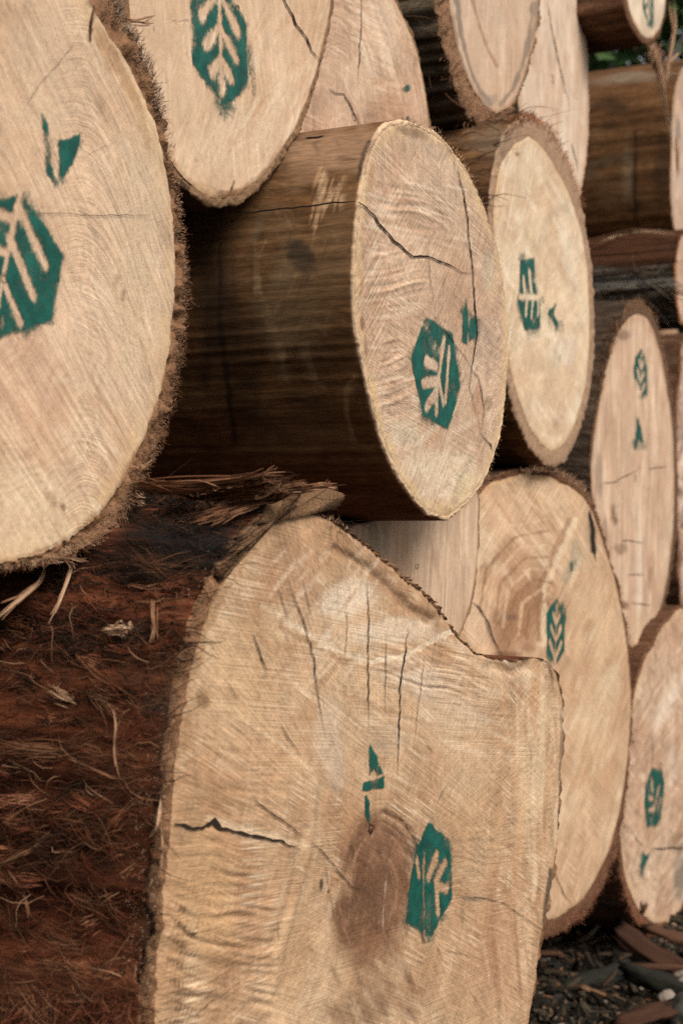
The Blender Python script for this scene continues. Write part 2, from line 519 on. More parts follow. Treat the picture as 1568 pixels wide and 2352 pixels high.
    for i, d in enumerate(D):
        x, z = np.cos(T), np.sin(T)
        arc = ro.mean()
        n1 = fbm(x * arc * sfreq[0], z * arc * sfreq[0], np.full(N, d * sfreq[1]), s=seed + 50, o=4, g=0.6)
        n2 = fbm(x * arc * 6, z * arc * 6, np.full(N, d * 1.6), s=seed + 60, o=2)
        amp = samp * min(1, 0.35 + d * 8)
        rows_r.append(ro * (1 + taper * d) + amp * (n1 - 0.1) + lump * n2 * min(1, d * 5))
        rows_d.append(np.full(N, d + 0.004) - hb * max(0.0, 1 - d / 0.3))
        cap.append(np.full(N, max(0.0, 0.3 - d * 120)))
    rr, dd = np.array(rows_r), np.array(rows_d)
    su = cu + rr * np.cos(T)[None]; sv = cv + rr * np.sin(T)[None]
    V = np.stack([su - u0, dd, sv - v0], -1).reshape(-1, 3)
    m = len(rr)
    fq = grid_faces(N, m)
    # far end closed
    V = np.concatenate([V, [[cu - u0, dd[-1, 0], cv - v0]]])
    last = (m - 1) * N
    tri = np.stack([last + np.arange(N), last + (np.arange(N) + 1) % N, np.full(N, len(V) - 1)], -1)
    px, py = topx(V[:, 0] + u0, V[:, 2] + v0, k + V[:, 1])
    L.spx, L.spy, L.sd = px, py, V[:, 1].copy()
    L.sY = (k + V[:, 1]) * CA + (V[:, 0] + u0) * SA
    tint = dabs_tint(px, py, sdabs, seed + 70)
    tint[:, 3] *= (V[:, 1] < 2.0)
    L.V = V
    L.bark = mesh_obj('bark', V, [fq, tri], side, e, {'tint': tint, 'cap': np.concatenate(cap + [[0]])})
    logs.append(L)
    return L


logs = []


def local(L, px, py, d=0.0):
    """point at (px,py) on the plane d behind the log's sawn face, in the log's own axes"""
    u, v = uv(px, py, L.k + d)
    return np.stack([u - L.u0, np.zeros_like(u) + d, v - L.v0], -1)


def side_pt(L, px, py, off=0.004):
    nrow = len(L.V) - 1
    dist = np.hypot(L.spx[:nrow] - px, L.spy[:nrow] - py)
    near_ = np.where(dist < max(10.0, dist.min() * 1.5))[0]
    Y = L.sY[near_].min() - off
    X = (px - CX) / F * Y; Z = (CY - py) / F * Y
    return np.array([X * CA + Y * SA - L.u0, -(X * SA - Y * CA) - L.k, Z - L.v0])


def side_strip(L, pts, w, name, mat, off=0.002):
    """a strip lying on the flank along a traced line"""
    q = polyline(pts, 6.0); m = len(q)
    tt = np.linspace(0, 1, m)
    q = q + np.stack([0 * tt, 1.5 * vn(tt * m / 3, tt * 0 + 3, s=8)], 1)
    ds = []
    nrow = len(L.V) - 1
    for x, y in q:
        dist = np.hypot(L.spx[:nrow] - x, L.spy[:nrow] - y)
        near = np.where(dist < max(9.0, dist.min() * 1.5))[0]
        ds.append(L.sY[near].min())
    ds = np.convolve(np.pad(ds, 3, mode='edge'), np.ones(7) / 7, 'valid')
    ww = w * np.clip(np.minimum(tt * 6 + 0.2, (1 - tt) * 6 + 0.2), 0, 1)
    out = []
    for sgn in (-1, 1):
        x = (q[:, 0] - CX) / F; z = (CY - (q[:, 1] + sgn * ww / 2)) / F
        Y = ds - off * 2.5
        X = x * Y; Z = z * Y
        dep = -(X * SA - Y * CA) - L.k; u = X * CA + Y * SA
        out.append(np.stack([u - L.u0, dep, Z - L.v0], 1))
    V = np.concatenate(out); a = np.arange(m - 1)
    return mesh_obj(name, V, [np.stack([a, a + 1, a + 1 + m, a + m], 1)], mat, L.e)


# ------------------------------------------------------------------ paint marks
def poly_sd(px, py, poly):
    P = np.asarray(poly, float); n = len(P); inside = np.zeros(px.shape, bool); d = np.full(px.shape, 1e9)
    for i in range(n):
        x0, y0 = P[i]; x1, y1 = P[(i + 1) % n]
        vx, vy = x1 - x0, y1 - y0
        t = np.clip(((px - x0) * vx + (py - y0) * vy) / (vx * vx + vy * vy + 1e-12), 0, 1)
        d = np.minimum(d, np.hypot(px - x0 - t * vx, py - y0 - t * vy))
        cond = ((y0 > py) != (y1 > py)) & (px < (x1 - x0) * (py - y0) / (y1 - y0 + 1e-12) + x0)
        inside ^= cond
    return np.where(inside, -d, d)


def caps_sd(x, y, segs):
    d = np.full(x.shape, 1e9)
    for (x0, y0, x1, y1, r) in segs:
        vx, vy = x1 - x0, y1 - y0
        t = np.clip(((x - x0) * vx + (y - y0) * vy) / (vx * vx + vy * vy + 1e-12), 0, 1)
        d = np.minimum(d, np.hypot(x - x0 - t * vx, y - y0 - t * vy) - r)
    return d


LEAF = [(0, -1.02, 0, 0.62, 0.055), (0, -1.02, 0, -0.8, 0.09), (0, 0.55, 0, 0.76, 0.075)]
for sgn in (-1, 1):
    for (y0, x1, y1) in ((0.22, 0.29, 0.50), (-0.24, 0.45, 0.14), (-0.78, 0.55, -0.28)):
        LEAF.append((0.0, y0, sgn * x1 * 0.5, y0 + (y1 - y0) * 0.5, 0.068))
        LEAF.append((sgn * x1 * 0.5, y0 + (y1 - y0) * 0.5, sgn * x1, y1, 0.096))


def mark(L, name, bbox, fn, soft=None, label=None):
    """spray mark on the sawn face: a thin film that follows the wood, only where there is paint"""
    (x0, y0, x1, y1) = bbox
    us, vs = uv(np.array([x0, x1, x0, x1]), np.array([y0, y0, y1, y1]), L.k)
    step = 0.0016
    gu = np.arange(us.min(), us.max() + step, step); gv = np.arange(vs.min(), vs.max() + step, step)
    Uu, Vv = np.meshgrid(gu, gv)
    px, py = topx(Uu, Vv, L.k)
    a = fn(Uu, Vv, px, py)
    # stay on the wood
    th = np.arctan2(Vv - L.cv, Uu - L.cu); r = np.hypot(Vv - L.cv, Uu - L.cu)
    a = a * (r < np.interp(th, L.T, L.rw, period=2 * np.pi) * 0.995)
    h = L.height(Uu, Vv) + 0.0009
    m, n = a.shape
    idx = np.arange(m * n).reshape(m, n)
    A4 = np.maximum(np.maximum(a[:-1, :-1], a[1:, :-1]), np.maximum(a[:-1, 1:], a[1:, 1:]))
    keep = A4 > 0.2
    q = np.stack([idx[:-1, :-1], idx[:-1, 1:], idx[1:, 1:], idx[1:, :-1]], -1)[keep]
    if not len(q): return None
    used = np.unique(q); remap = -np.ones(m * n, int); remap[used] = np.arange(len(used))
    V = np.stack([Uu - L.u0, -h, Vv - L.v0], -1).reshape(-1, 3)[used]
    a = a * (0.80 + 0.45 * fbm(Uu * 38, Vv * 38, s=L.seed + 8, o=3))
    return mesh_obj(name, V, [remap[q]], PAINT, L.face, {'a': a.ravel()[used]})


def leaf_mark(L, cx, cy, R, rot, soft=0.05, fade=None, skew=1.0):
    cu, cv = uv(cx, cy, L.k); c_, s_ = math.cos(math.radians(rot)), math.sin(math.radians(rot))
    hexa = [(0, 1), (.866 * skew, .5), (.866 * skew, -.5), (0, -1), (-.866 * skew, -.5), (-.866 * skew, .5)]
    segs = [(a * skew, b, c * skew, d, r) for a, b, c, d, r in LEAF]

    def fn(U, V_, px, py):
        du, dv = (U - cu) / R, (V_ - cv) / R
        x, y = du * c_ + dv * s_, -du * s_ + dv * c_
        w = 0.034 * fbm(x * 6, y * 6, s=L.seed, o=4, g=0.6)
        sd = np.maximum(poly_sd(x, y, hexa), -caps_sd(x, y, segs)) + w
        a = ss(soft * 1.5, -soft * 1.5, sd)
        if fade is not None:
            fx, fy, f0, f1 = fade     # paint thins along a direction
            a = a * ss(f0, f1, x * fx + y * fy + 0.2 * vn(x * 3, y * 3, s=4))
        over = 0.66 * ss(0.42, -0.05, poly_sd(x, y, hexa)) * ss(0.1, 0.6, vn(x * 1.6 + 3, y * 1.6, s=L.seed + 2) + 0.25)
        return np.maximum(a, over * (caps_sd(x, y, segs) > 0.02))
    r = R * 1.35
    u_ = np.array([cu - r, cu + r, cu - r, cu + r]); v_ = np.array([cv - r, cv - r, cv + r, cv + r])
    px, py = topx(u_, v_, L.k)
    return mark(L, 'stencil_mark', (px.min(), py.min(), px.max(), py.max()), fn)


def block_mark(L, hexa, caps, soft=4.0, aspect=0.5):
    """hexagon with the strokes of the stencil left bare, all traced"""
    P = np.asarray(hexa, float)
    def fn(U, V_, px, py):
        q = 2.2 * fbm(px / 8, py / 12, s=L.seed + 3, o=3)
        X = px / aspect
        hx = poly_sd(X, py, [(a / aspect, b) for a, b in hexa]); cp = caps_sd(X, py, [(a / aspect, b, c / aspect, d, r / aspect * 0.8) for a, b, c, d, r in caps])
        a = ss(soft * 2.6, -soft * 1.6, np.maximum(hx, -cp) + q)
        over = 0.62 * ss(40, -4, hx) * ss(0.0, 0.6, vn(px / 34, py / 48, s=L.seed + 2) + 0.3)
        return np.maximum(a, over * ss(0, 6, cp))
    return mark(L, 'stencil_mark', (P[:, 0].min() - 22, P[:, 1].min() - 36, P[:, 0].max() + 22, P[:, 1].max() + 36), fn)


def poly_mark(L, polys, soft=3.0, name='letter_mark', strength=1.0, pad=24):
    P = np.concatenate([np.asarray(p, float) for p in polys])
    def fn(U, V_, px, py):
        # measure in undistorted units: shear px so that x and y count alike
        sd = np.full(px.shape, 1e9)
        for p in polys: sd = np.minimum(sd, poly_sd(px, py, p))
        sd = sd + 1.5 * vn(px / 9, py / 9, s=L.seed)
        halo = 0.55 * ss(28, -2, sd) * ss(-0.1, 0.6, vn(px / 22, py / 30, s=L.seed + 6))
        return np.maximum(strength * ss(soft * 1.7, -soft * 1.3, sd), halo)
    return mark(L, name, (P[:, 0].min() - pad, P[:, 1].min() - pad, P[:, 0].max() + pad, P[:, 1].max() + pad), fn)


def smear(L, x, y, rx, ry, rot, st, name='paint_smear'):
    c_, s_ = math.cos(math.radians(rot)), math.sin(math.radians(rot))
    def fn(U, V_, px, py):
        dx, dy = px - x, py - y
        q = np.hypot((dx * c_ + dy * s_) / rx, (-dx * s_ + dy * c_) / ry) + 0.35 * fbm(px / 18, py / 30, s=int(x), o=3)
        return st * ss(1.0, 0.15, q)
    r = max(rx, ry) * 1.2
    return mark(L, name, (x - r, y - r, x + r, y + r), fn)


# ------------------------------------------------------------------ fibres
def fibres(L, name, roots, dirs, norms, length, width, mat, fc, curl=0.3, lift=0.0, seg=5, seed=1, stuff=True):
    r = np.random.default_rng(seed)
    n = len(roots); roots = np.asarray(roots); dirs = dirs / np.linalg.norm(dirs, axis=1)[:, None]
    side = np.cross(dirs, norms); side /= (np.linalg.norm(side, axis=1)[:, None] + 1e-9)
    nn = np.cross(side, dirs)
    c1 = r.normal(0, curl, n); c2 = r.normal(0, curl * 0.5, n); c3 = r.normal(0, curl * 0.5, n)
    pts = []
    for i in range(seg):
        t = i / (seg - 1)
        p = roots + dirs * (length * t)[:, None] + side * (length * (c1 * t * t + c3 * math.sin(t * 5) * 0.4))[:, None] \
            + nn * (length * (c2 * t * t) + lift * math.sin(t * math.pi))[:, None]
        pts.append(p)
    P = np.array(pts)                                   # seg,n,3
    V = []
    for i in range(seg):
        t = i / (seg - 1); w = width * (1 - 0.75 * t)
        for a in (0, 2.094, 4.189):
            V.append(P[i] + side * (w * math.cos(a))[:, None] + nn * (w * 0.6 * math.sin(a))[:, None])
    V = np.array(V)                                     # seg*3, n, 3
    V = V.transpose(1, 0, 2).reshape(-1, 3)
    q = []
    for i in range(seg - 1):
        for a in range(3):
            b = (a + 1) % 3
            q.append([i * 3 + a, i * 3 + b, (i + 1) * 3 + b, (i + 1) * 3 + a])
    q = np.array(q)
    faces = (q[None] + (np.arange(n) * seg * 3)[:, None, None]).reshape(-1, 4)
    o = mesh_obj(name, V, [faces], mat, L.e, {'fc': np.repeat(np.clip(fc, 0, 1), seg * 3)})
    if stuff: o['kind'] = 'stuff'
    return o


def on_side(L, th, d, out=0.0):
    r = np.interp(th, L.T, L.ro, period=2 * np.pi) + out
    return np.stack([L.cu + r * np.cos(th) - L.u0, d, L.cv + r * np.sin(th) - L.v0], 1)


def bundles(L, name, t0, t1, d0, d1, n, per, lmin, lmax, mat, fcr, w, spread, lift, seed, out=0.004, curl=0.4, fan=0.25, wid=0.004):
    """torn strips of bark: tufts of strands that leave the flank together and splay at their ends"""
    r = np.random.default_rng(seed)
    th = np.radians(r.uniform(t0, t1, n)); d = r.uniform(d0, d1, n)
    rad = np.stack([np.cos(th), 0 * th, np.sin(th)], 1); tan = np.stack([-np.sin(th), 0 * th, np.cos(th)], 1)
    flow = vn(np.cos(th) * 5, d * 5, np.sin(th) * 5, s=seed + 3) * 0.7
    sgn = np.where(r.random(n) < 0.6, -1.0, 1.0)
    dr = np.array([[0, 1, 0]]) * sgn[:, None] + tan * (flow + r.normal(0, spread, n))[:, None] + rad * (np.abs(r.normal(0, 0.18, n)))[:, None]
    ln = r.uniform(lmin, lmax, n); fc = fcr[0] + (fcr[1] - fcr[0]) * r.random(n); cu_ = r.normal(0, curl, n)
    k = np.repeat(np.arange(n), per); m = len(k)
    root = on_side(L, th[k] + r.normal(0, wid / 0.5, m), d[k] + r.normal(0, wid, m), out * r.uniform(-1, 1.4, m))
    dirs = dr[k] + r.normal(0, fan, (m, 3)) * 0.5
    return fibres(L, name, root, dirs, rad[k], ln[k] * r.uniform(0.5, 1.1, m), w * r.uniform(0.6, 1.6, m), mat, fc[k] + r.normal(0, 0.08, m), curl=0.18, lift=lift * r.random(n)[k], seg=5, seed=seed)


def rim_fuzz(L, t0, t1, n, lmin, lmax, mat, fcr=(0.2, 0.9), w=0.0005, fwd=0.5, outw=0.8, seed=1, depth=0.012, inner=0.4, name='bark_fibres'):
    r = np.random.default_rng(seed)
    th = np.radians(r.uniform(t0, t1, n)); d = r.uniform(-0.003, depth, n)
    rw_ = np.interp(th, L.T, L.rw, period=2 * np.pi); ro_ = np.interp(th, L.T, L.ro, period=2 * np.pi)
    f = r.uniform(inner, 1.05, n)
    rr = rw_ + f * (ro_ - rw_)
    rad = np.stack([np.cos(th), 0 * th, np.sin(th)], 1); tan = np.stack([-np.sin(th), 0 * th, np.cos(th)], 1)
    root = np.stack([L.cu + rr * np.cos(th) - L.u0, d, L.cv + rr * np.sin(th) - L.v0], 1)
    clump = 0.5 + 0.5 * vn(th * 25, th * 0, s=seed)
    dirs = rad * (outw * r.uniform(0.4, 1.3, n))[:, None] + np.array([[0, -1, 0]]) * (fwd * r.normal(1, 0.6, n))[:, None] + tan * r.normal(0, 0.35, n)[:, None]
    clump = clump * (0.5 + 0.5 * vn(th * 90, th * 0 + 3, s=seed + 4))
    ln = r.uniform(lmin, lmax, n) * (0.35 + 1.5 * clump)
    return fibres(L, name, root, dirs, tan + 0.01, ln, np.full(n, w) * r.uniform(0.6, 1.5, n), mat,
                  r.uniform(fcr[0], fcr[1], n), curl=0.25, seg=4, seed=seed)


def side_fibres(L, t0, t1, d0, d1, n, lmin, lmax, mat, fcr=(0.1, 0.8), w=0.0008, spread=0.5, lift=0.006, seed=1, out=0.003, curl=0.35, clump=6.0, name='bark_fibres', power=1.0):
    r = np.random.default_rng(seed)
    th = np.radians(r.uniform(t0, t1, n)); d = d0 + (d1 - d0) * r.random(n) ** power
    c = vn(np.cos(th) * clump * 2, d * clump * 2, np.sin(th) * clump * 2, s=seed)
    keep = c + r.uniform(-0.7, 0.7, n) > -0.1
    th, d, c = th[keep], d[keep], c[keep]; n = len(th)
    root = on_side(L, th, d, out * r.uniform(-1, 1.5, n))
    rad = np.stack([np.cos(th), 0 * th, np.sin(th)], 1); tan = np.stack([-np.sin(th), 0 * th, np.cos(th)], 1)
    flow = vn(np.cos(th) * 5, d * 5, np.sin(th) * 5, s=seed + 3) * 0.8
    sgn = np.where(r.random(n) < 0.5, 1.0, -1.0)
    dirs = np.array([[0, 1, 0]]) * sgn[:, None] + tan * (flow + r.normal(0, spread, n))[:, None] + rad * (np.abs(r.normal(0, 0.12, n)) + 0.02)[:, None]
    # loose ends hang
    ln = r.uniform(lmin, lmax, n)
    return fibres(L, name, root, dirs, rad, ln, w * r.uniform(0.5, 1.8, n), mat,
                  fcr[0] + (fcr[1] - fcr[0]) * r.random(n) ** 1.5, curl=curl, lift=lift * r.random(n), seg=5, seed=seed)


def slab(L, name, poly, d0, d1, mat, steps=24, jit=0.006, seed=1, taper=0.0):
    """bark plate: a cross-section traced on the cut, run back along the log with a torn surface"""
    P = polyline(list(poly) + [poly[0]], 14.0)[:-1]; m = len(P)
    u, v = uv(P[:, 0], P[:, 1], L.k); c = np.array([u.mean(), v.mean()])
    rows = []
    D = np.linspace(d0, d1, steps)
    for i, d in enumerate(D):
        f = 1 - taper * i / (steps - 1)
        n1 = fbm(u * 60, v * 60, np.full(m, d * 6), s=seed, o=3); n2 = fbm(u * 60 + 40, v * 60, np.full(m, d * 6), s=seed + 9, o=3)
        jd = 0.008 * fbm(u * 90, v * 90, s=seed + 2) if i == 0 else 0
        rows.append(np.stack([c[0] + (u - c[0]) * f + jit * n1 - L.u0, np.full(m, d) + jd, c[1] + (v - c[1]) * f + jit * n2 - L.v0], 1))
    V = np.concatenate(rows)
    f = grid_faces(m, steps)
    c0 = np.array([[c[0] - L.u0, d0, c[1] - L.v0], [c[0] - L.u0, d1, c[1] - L.v0]])
    V = np.concatenate([V, c0]); a = np.arange(m); b = (a + 1) % m
    t1 = np.stack([b, a, np.full(m, len(V) - 2)], 1); t2 = np.stack([a + (steps - 1) * m, b + (steps - 1) * m, np.full(m, len(V) - 1)], 1)
    cap = np.concatenate([np.full(m, 1.0), np.full(m * (steps - 1), 0.0), [1.0, 1.0]])
    tint = np.zeros((len(V), 4))
    return mesh_obj(name, V, [f, t1, t2], mat, L.e, {'cap': cap, 'tint': tint})


def ribbons(L, name, paths, mat, on_flank=False, strands=None, together=False):
    """loose strips of bark: bundles of thin strands along traced lines; a path is (px,py,depth) points, width in m, colour value"""
    VV, FF, fc, base = [], [], [], 0
    for path, w, cval in paths:
        pts = np.array(path, float)
        m = max(7, len(pts) * 4); tt = np.linspace(0, len(pts) - 1, m)
        X = np.stack([np.interp(tt, np.arange(len(pts)), pts[:, i]) for i in range(3)], 1)
        kk = np.array([1, 2, 3, 2, 1]) / 9.0
        for i in range(3):
            X[2:-2, i] = np.convolve(X[:, i], kk, 'valid')
        Q = np.array([side_pt(L, a, b, d) if on_flank else local(L, a, b, d) for a, b, d in X])
        r = np.random.default_rng(int(abs(pts[0][0]) * 13 + abs(pts[0][1])))
        T_ = np.gradient(Q, axis=0); T_ /= np.linalg.norm(T_, axis=1)[:, None] + 1e-9
        s = np.cross(T_, np.array([0.3, -1, 0.2])); s /= np.linalg.norm(s, axis=1)[:, None] + 1e-9
        nn = np.cross(s, T_)
        ns = strands or max(3, int(w / 0.0007)); lin = np.linspace(0, 1, m)
        for q in range(ns):
            o = r.normal(0, 0.28) * w; o2 = r.normal(0, 0.16) * w; a0 = r.uniform(0, 0.3) if q else 0; a1 = r.uniform(0.65, 1.0) if q else 1
            wave = r.normal(0, 0.22) * w * np.sin(lin * r.uniform(2, 8) + r.uniform(0, 6)) + w * r.normal(0, 0.5) * lin ** 3 * (q > 0)
            P = Q + s * (o * (0.6 + 0.8 * np.abs(lin - 0.4)) + wave)[:, None] + nn * (o2 * np.ones(m))[:, None]
            sel = np.clip(np.linspace(a0, a1, m) * (m - 1), 0, m - 1)
            P = np.stack([np.interp(sel, np.arange(m), P[:, i]) for i in range(3)], 1)
            rad = min(w * 0.30, 0.0006 + 0.0004 * r.random()) * (1 - 0.7 * np.abs(2 * lin - 1) ** 4)
            ring = [P + s * (rad * math.cos(a))[:, None] + nn * (rad * 0.8 * math.sin(a))[:, None] for a in (0.3, 1.87, 3.44, 5.01)]
            V = np.stack(ring, 1).reshape(-1, 3)
            VV.append(V); FF.append(grid_faces(4, m) + base); base += len(V)
            fc.append(np.full(len(V), np.clip(cval + r.normal(0, 0.10), 0, 1)))
        if not together:
            o_ = mesh_obj(name, np.concatenate(VV), [np.concatenate(FF)], mat, L.e, {'fc': np.concatenate(fc)}); o_['kind'] = 'stuff'
            VV, FF, fc, base = [], [], [], 0
    if together:
        o_ = mesh_obj(name, np.concatenate(VV), [np.concatenate(FF)], mat, L.e, {'fc': np.concatenate(fc)}); o_['kind'] = 'stuff'


# ------------------------------------------------------------------ materials of the pile
SHAGGY = bark('shaggy red brown bark', C(26, 14, 8), C(104, 52, 26), C(146, 92, 58), C(152, 110, 76), patch=C(46, 38, 30), pa=0.6, seed=1)
DARKB = bark('dark torn bark plate', C(18, 14, 11), C(58, 38, 25), C(104, 72, 48), C(150, 112, 78), patch=C(34, 34, 30), pa=0.7, seed=11, bump=1.0, dist=0.01)
SHAGGY2 = bark('dark stringy bark', C(22, 17, 13), C(66, 50, 36), C(122, 100, 78), C(112, 82, 58), patch=C(74, 72, 64), pa=0.5, seed=2, fs=0.8)
SMOOTH = bark('peeled brown flank', C(64, 42, 22), C(104, 70, 38), C(136, 98, 58), C(212, 178, 140), patch=C(126, 96, 62), pa=0.6, seed=3, bump=0.35, dist=0.002, fs=1.7, ls=2.6)
THINB = bark('thin grey brown bark', C(40, 30, 22), C(92, 72, 54), C(134, 112, 88), C(136, 104, 74), patch=C(90, 84, 72), pa=0.4, seed=4, bump=0.6, dist=0.003)
BROWN2 = bark('brown flank', C(44, 27, 13), C(98, 63, 31), C(134, 96, 56), C(166, 132, 102), patch=C(104, 88, 66), pa=0.5, seed=5, bump=0.5, dist=0.003, fs=0.7)
REDB = bark('orange brown bark', C(36, 22, 14), C(92, 58, 36), C(142, 104, 74), C(118, 80, 54), patch=C(80, 72, 60), pa=0.5, seed=6)
GREYB = bark('silver grey stringy bark', C(26, 22, 18), C(74, 62, 50), C(150, 140, 124), C(170, 110, 66), patch=C(62, 36, 20), pa=0.7, seed=7, fs=0.7)
FURROW = bark('deep furrowed bark', C(34, 27, 20), C(96, 80, 60), C(142, 124, 98), C(164, 122, 88), patch=C(88, 84, 72), pa=0.5, seed=8, fs=0.45, dist=0.012)
PALEC = bark('pale cambium flank', C(110, 84, 60), C(150, 120, 90), C(180, 150, 118), C(196, 164, 126), seed=9, bump=0.4)
FIB = fibre_mat('bark fibre', [(0.0, C(40, 26, 18)), (0.35, C(104, 66, 42)), (0.65, C(152, 110, 78)), (1.0, C(206, 172, 136))])
FIBD = fibre_mat('dark bark fibre', [(0.0, C(22, 18, 15)), (0.4, C(64, 46, 32)), (0.75, C(116, 92, 68)), (1.0, C(190, 176, 152))])
FIBR = fibre_mat('red bark fibre', [(0.0, C(60, 26, 14)), (0.4, C(124, 68, 42)), (0.75, C(156, 102, 72)), (1.0, C(196, 150, 114))])

TAN1, TAN2 = C(206, 172, 140), C(190, 150, 116)
RIMC = C(196, 156, 108)
BRN, DRK, GRY, PALE = C(150, 112, 78), C(84, 58, 38), C(138, 124, 106), C(228, 206, 176)

# ------------------------------------------------------------------ the logs
near = make_log('large log end with fuzzy red bark rim, teal hexagon beneath an upside-down letter A', 0.77, (10, 640),
    [(165, -90), (205, 0), (240, 62), (288, 130), (328, 210), (360, 300), (383, 400), (398, 500), (404, 600), (399, 720), (384, 850), (350, 960),
     (308, 1060), (258, 1140), (200, 1208), (122, 1258), (40, 1284), (-40, 1290), (-220, 1230), (-370, 1080), (-450, 860), (-450, 500), (-360, 170), (-180, -90), (0, -160)],
    outer=[(225, -90), (258, 0), (305, 62), (338, 135), (368, 230), (394, 330), (406, 420), (418, 520), (430, 640), (424, 760), (405, 880), (375, 1000), (330, 1085), (306, 1150), (245, 1235), (170, 1268), (60, 1298), (-40, 1304)],
    thick=0.02, length=2.6, N=620, R=150, side=SHAGGY, capj=0.007, edge=0.003, seed=1, pith=(-60, 620),
    face=dict(c1=C(216, 184, 150), c2=C(200, 162, 126), rim=C(206, 170, 122), phi=-52, phi2=-44, saw=0.30, ray=0.10, ring=0.16, ringf=700, raw=0.22, pale=PALE, palea=0.45, rimw=0.12, rimstr=0.6, blotch=0.22, sawscale=(7, 230), arc=(0.105, 9.5, 160, 0.55)),
    dabs=[(320, 560, 75, 420, 0, C(216, 188, 152), 0.45), (90, 160, 150, 170, 0, C(208, 184, 152), 0.4), (60, 1180, 200, 120, 10, C(226, 198, 160), 0.55), (60, 820, 140, 260, 0, C(204, 160, 128), 0.4),
          (285, 680, 9, 26, 10, C(150, 112, 84), 0.6), (268, 648, 9, 20, 20, C(165, 128, 98), 0.5), (145, 1166, 9, 12, 0, C(112, 84, 62), 0.75), (120, 1150, 14, 30, -20, C(170, 138, 108), 0.5),
          (65, 1050, 14, 20, 0, C(170, 136, 106), 0.4), (252, 120, 26, 70, -28, C(164, 122, 84), 0.7), (300, 210, 16, 80, -22, C(170, 128, 86), 0.6), (222, 20, 22, 40, -20, C(112, 92, 76), 0.8), (330, 300, 10, 90, -14, C(182, 140, 96), 0.5),
          (300, 1075, 16, 60, 30, C(150, 104, 66), 0.6), (215, 1190, 60, 14, -40, C(160, 116, 76), 0.6), (110, 1260, 60, 8, -20, C(176, 132, 90), 0.5),
          ('L', [(215, 30), (208, 95)], 3, C(96, 92, 84), 0.9), (175, 880, 60, 16, 20, C(214, 190, 160), 0.3)]
        + strokes(0, 260, 880, 1260, 60, 58, 60, 7, [C(232, 206, 170), C(190, 146, 110), C(228, 200, 164)], 0.5, 11)
        + strokes(0, 200, 60, 900, 60, 62, 90, 7, [C(220, 188, 156), C(192, 150, 118)], 0.35, 12)
        + strokes(240, 380, 300, 1000, 40, 78, 70, 8, [C(222, 196, 160), C(206, 172, 132)], 0.35, 13),
    cracks=[([(62, 489), (110, 492), (160, 490), (200, 496), (260, 494), (348, 493)], 2.2), ([(50, 255), (85, 200), (120, 160), (165, 105), (185, 60)], 1.3), ([(185, 365), (220, 345), (260, 325)], 1.0), ([(250, 745), (290, 795)], 1.0)],
    hamp=0.0012, lump=0.006)

upper = make_log('smooth round log end, thin dark bark line, crisp teal hexagon whose leaf hangs upside down', 0.80, (545, 20),
    [(762, -100), (762, 0), (752, 60), (735, 130), (715, 200), (690, 268), (655, 330), (620, 380), (580, 424), (540, 447), (500, 455), (460, 440), (425, 410), (395, 365), (340, 250), (300, 60), (310, -150), (400, -340), (540, -420), (670, -340), (735, -220)],
    outer=[(772, -100), (771, 0), (761, 62), (744, 140), (724, 215), (699, 286), (662, 352), (627, 400), (588, 446), (545, 472), (500, 478), (455, 457), (420, 426), (392, 385)],
    thick=0.012, length=2.6, N=460, R=110, side=THINB, seed=2, capj=0.002, edge=0.001, samp=0.004,
    face=dict(c1=C(214, 182, 148), c2=C(204, 168, 132), rim=C(196, 154, 108), phi=66, phi2=100, saw=0.18, ray=0.06, ring=0.05, raw=0.16, pale=C(232, 210, 180), palea=0.5, rimw=0.03, rimstr=0.5, blotch=0.2, sawscale=(10, 150)),
    dabs=[(700, 100, 50, 140, 8, C(200, 158, 120), 0.5), (560, 330, 140, 110, 0, C(220, 192, 160), 0.4), (480, 440, 60, 16, 20, C(196, 156, 112), 0.6), (590, 415, 60, 14, -40, C(150, 112, 76), 0.7),
          (520, 445, 36, 10, 0, C(110, 84, 58), 0.7), (450, 370, 4, 8, 0, BRN, 0.6), (385, 70, 60, 120, 0, C(206, 170, 134), 0.3), ('L', [(395, 50), (430, 48)], 3, C(120, 98, 76), 0.5), ('L', [(538, 418), (528, 445), (520, 470)], 4, DRK, 0.9), (352, 68, 3, 5, 0, DRK, .8), (560, 440, 110, 14, -14, C(138, 98, 62), 0.75), (640, 370, 20, 60, 38, C(140, 100, 64), 0.6), (728, 200, 8, 100, 14, C(150, 108, 70), 0.5)]
        + strokes(560, 740, 40, 300, 40, 118, 50, 7, [C(226, 200, 166), C(194, 150, 112)], 0.4, 14) + strokes(400, 640, 240, 430, 40, 118, 40, 7, [C(226, 200, 168), C(200, 160, 122)], 0.35, 15),
    cracks=[([(640, -20), (655, 5), (680, 60), (706, 90), (713, 118), (738, 148)], 4.5)], hamp=0.0012)

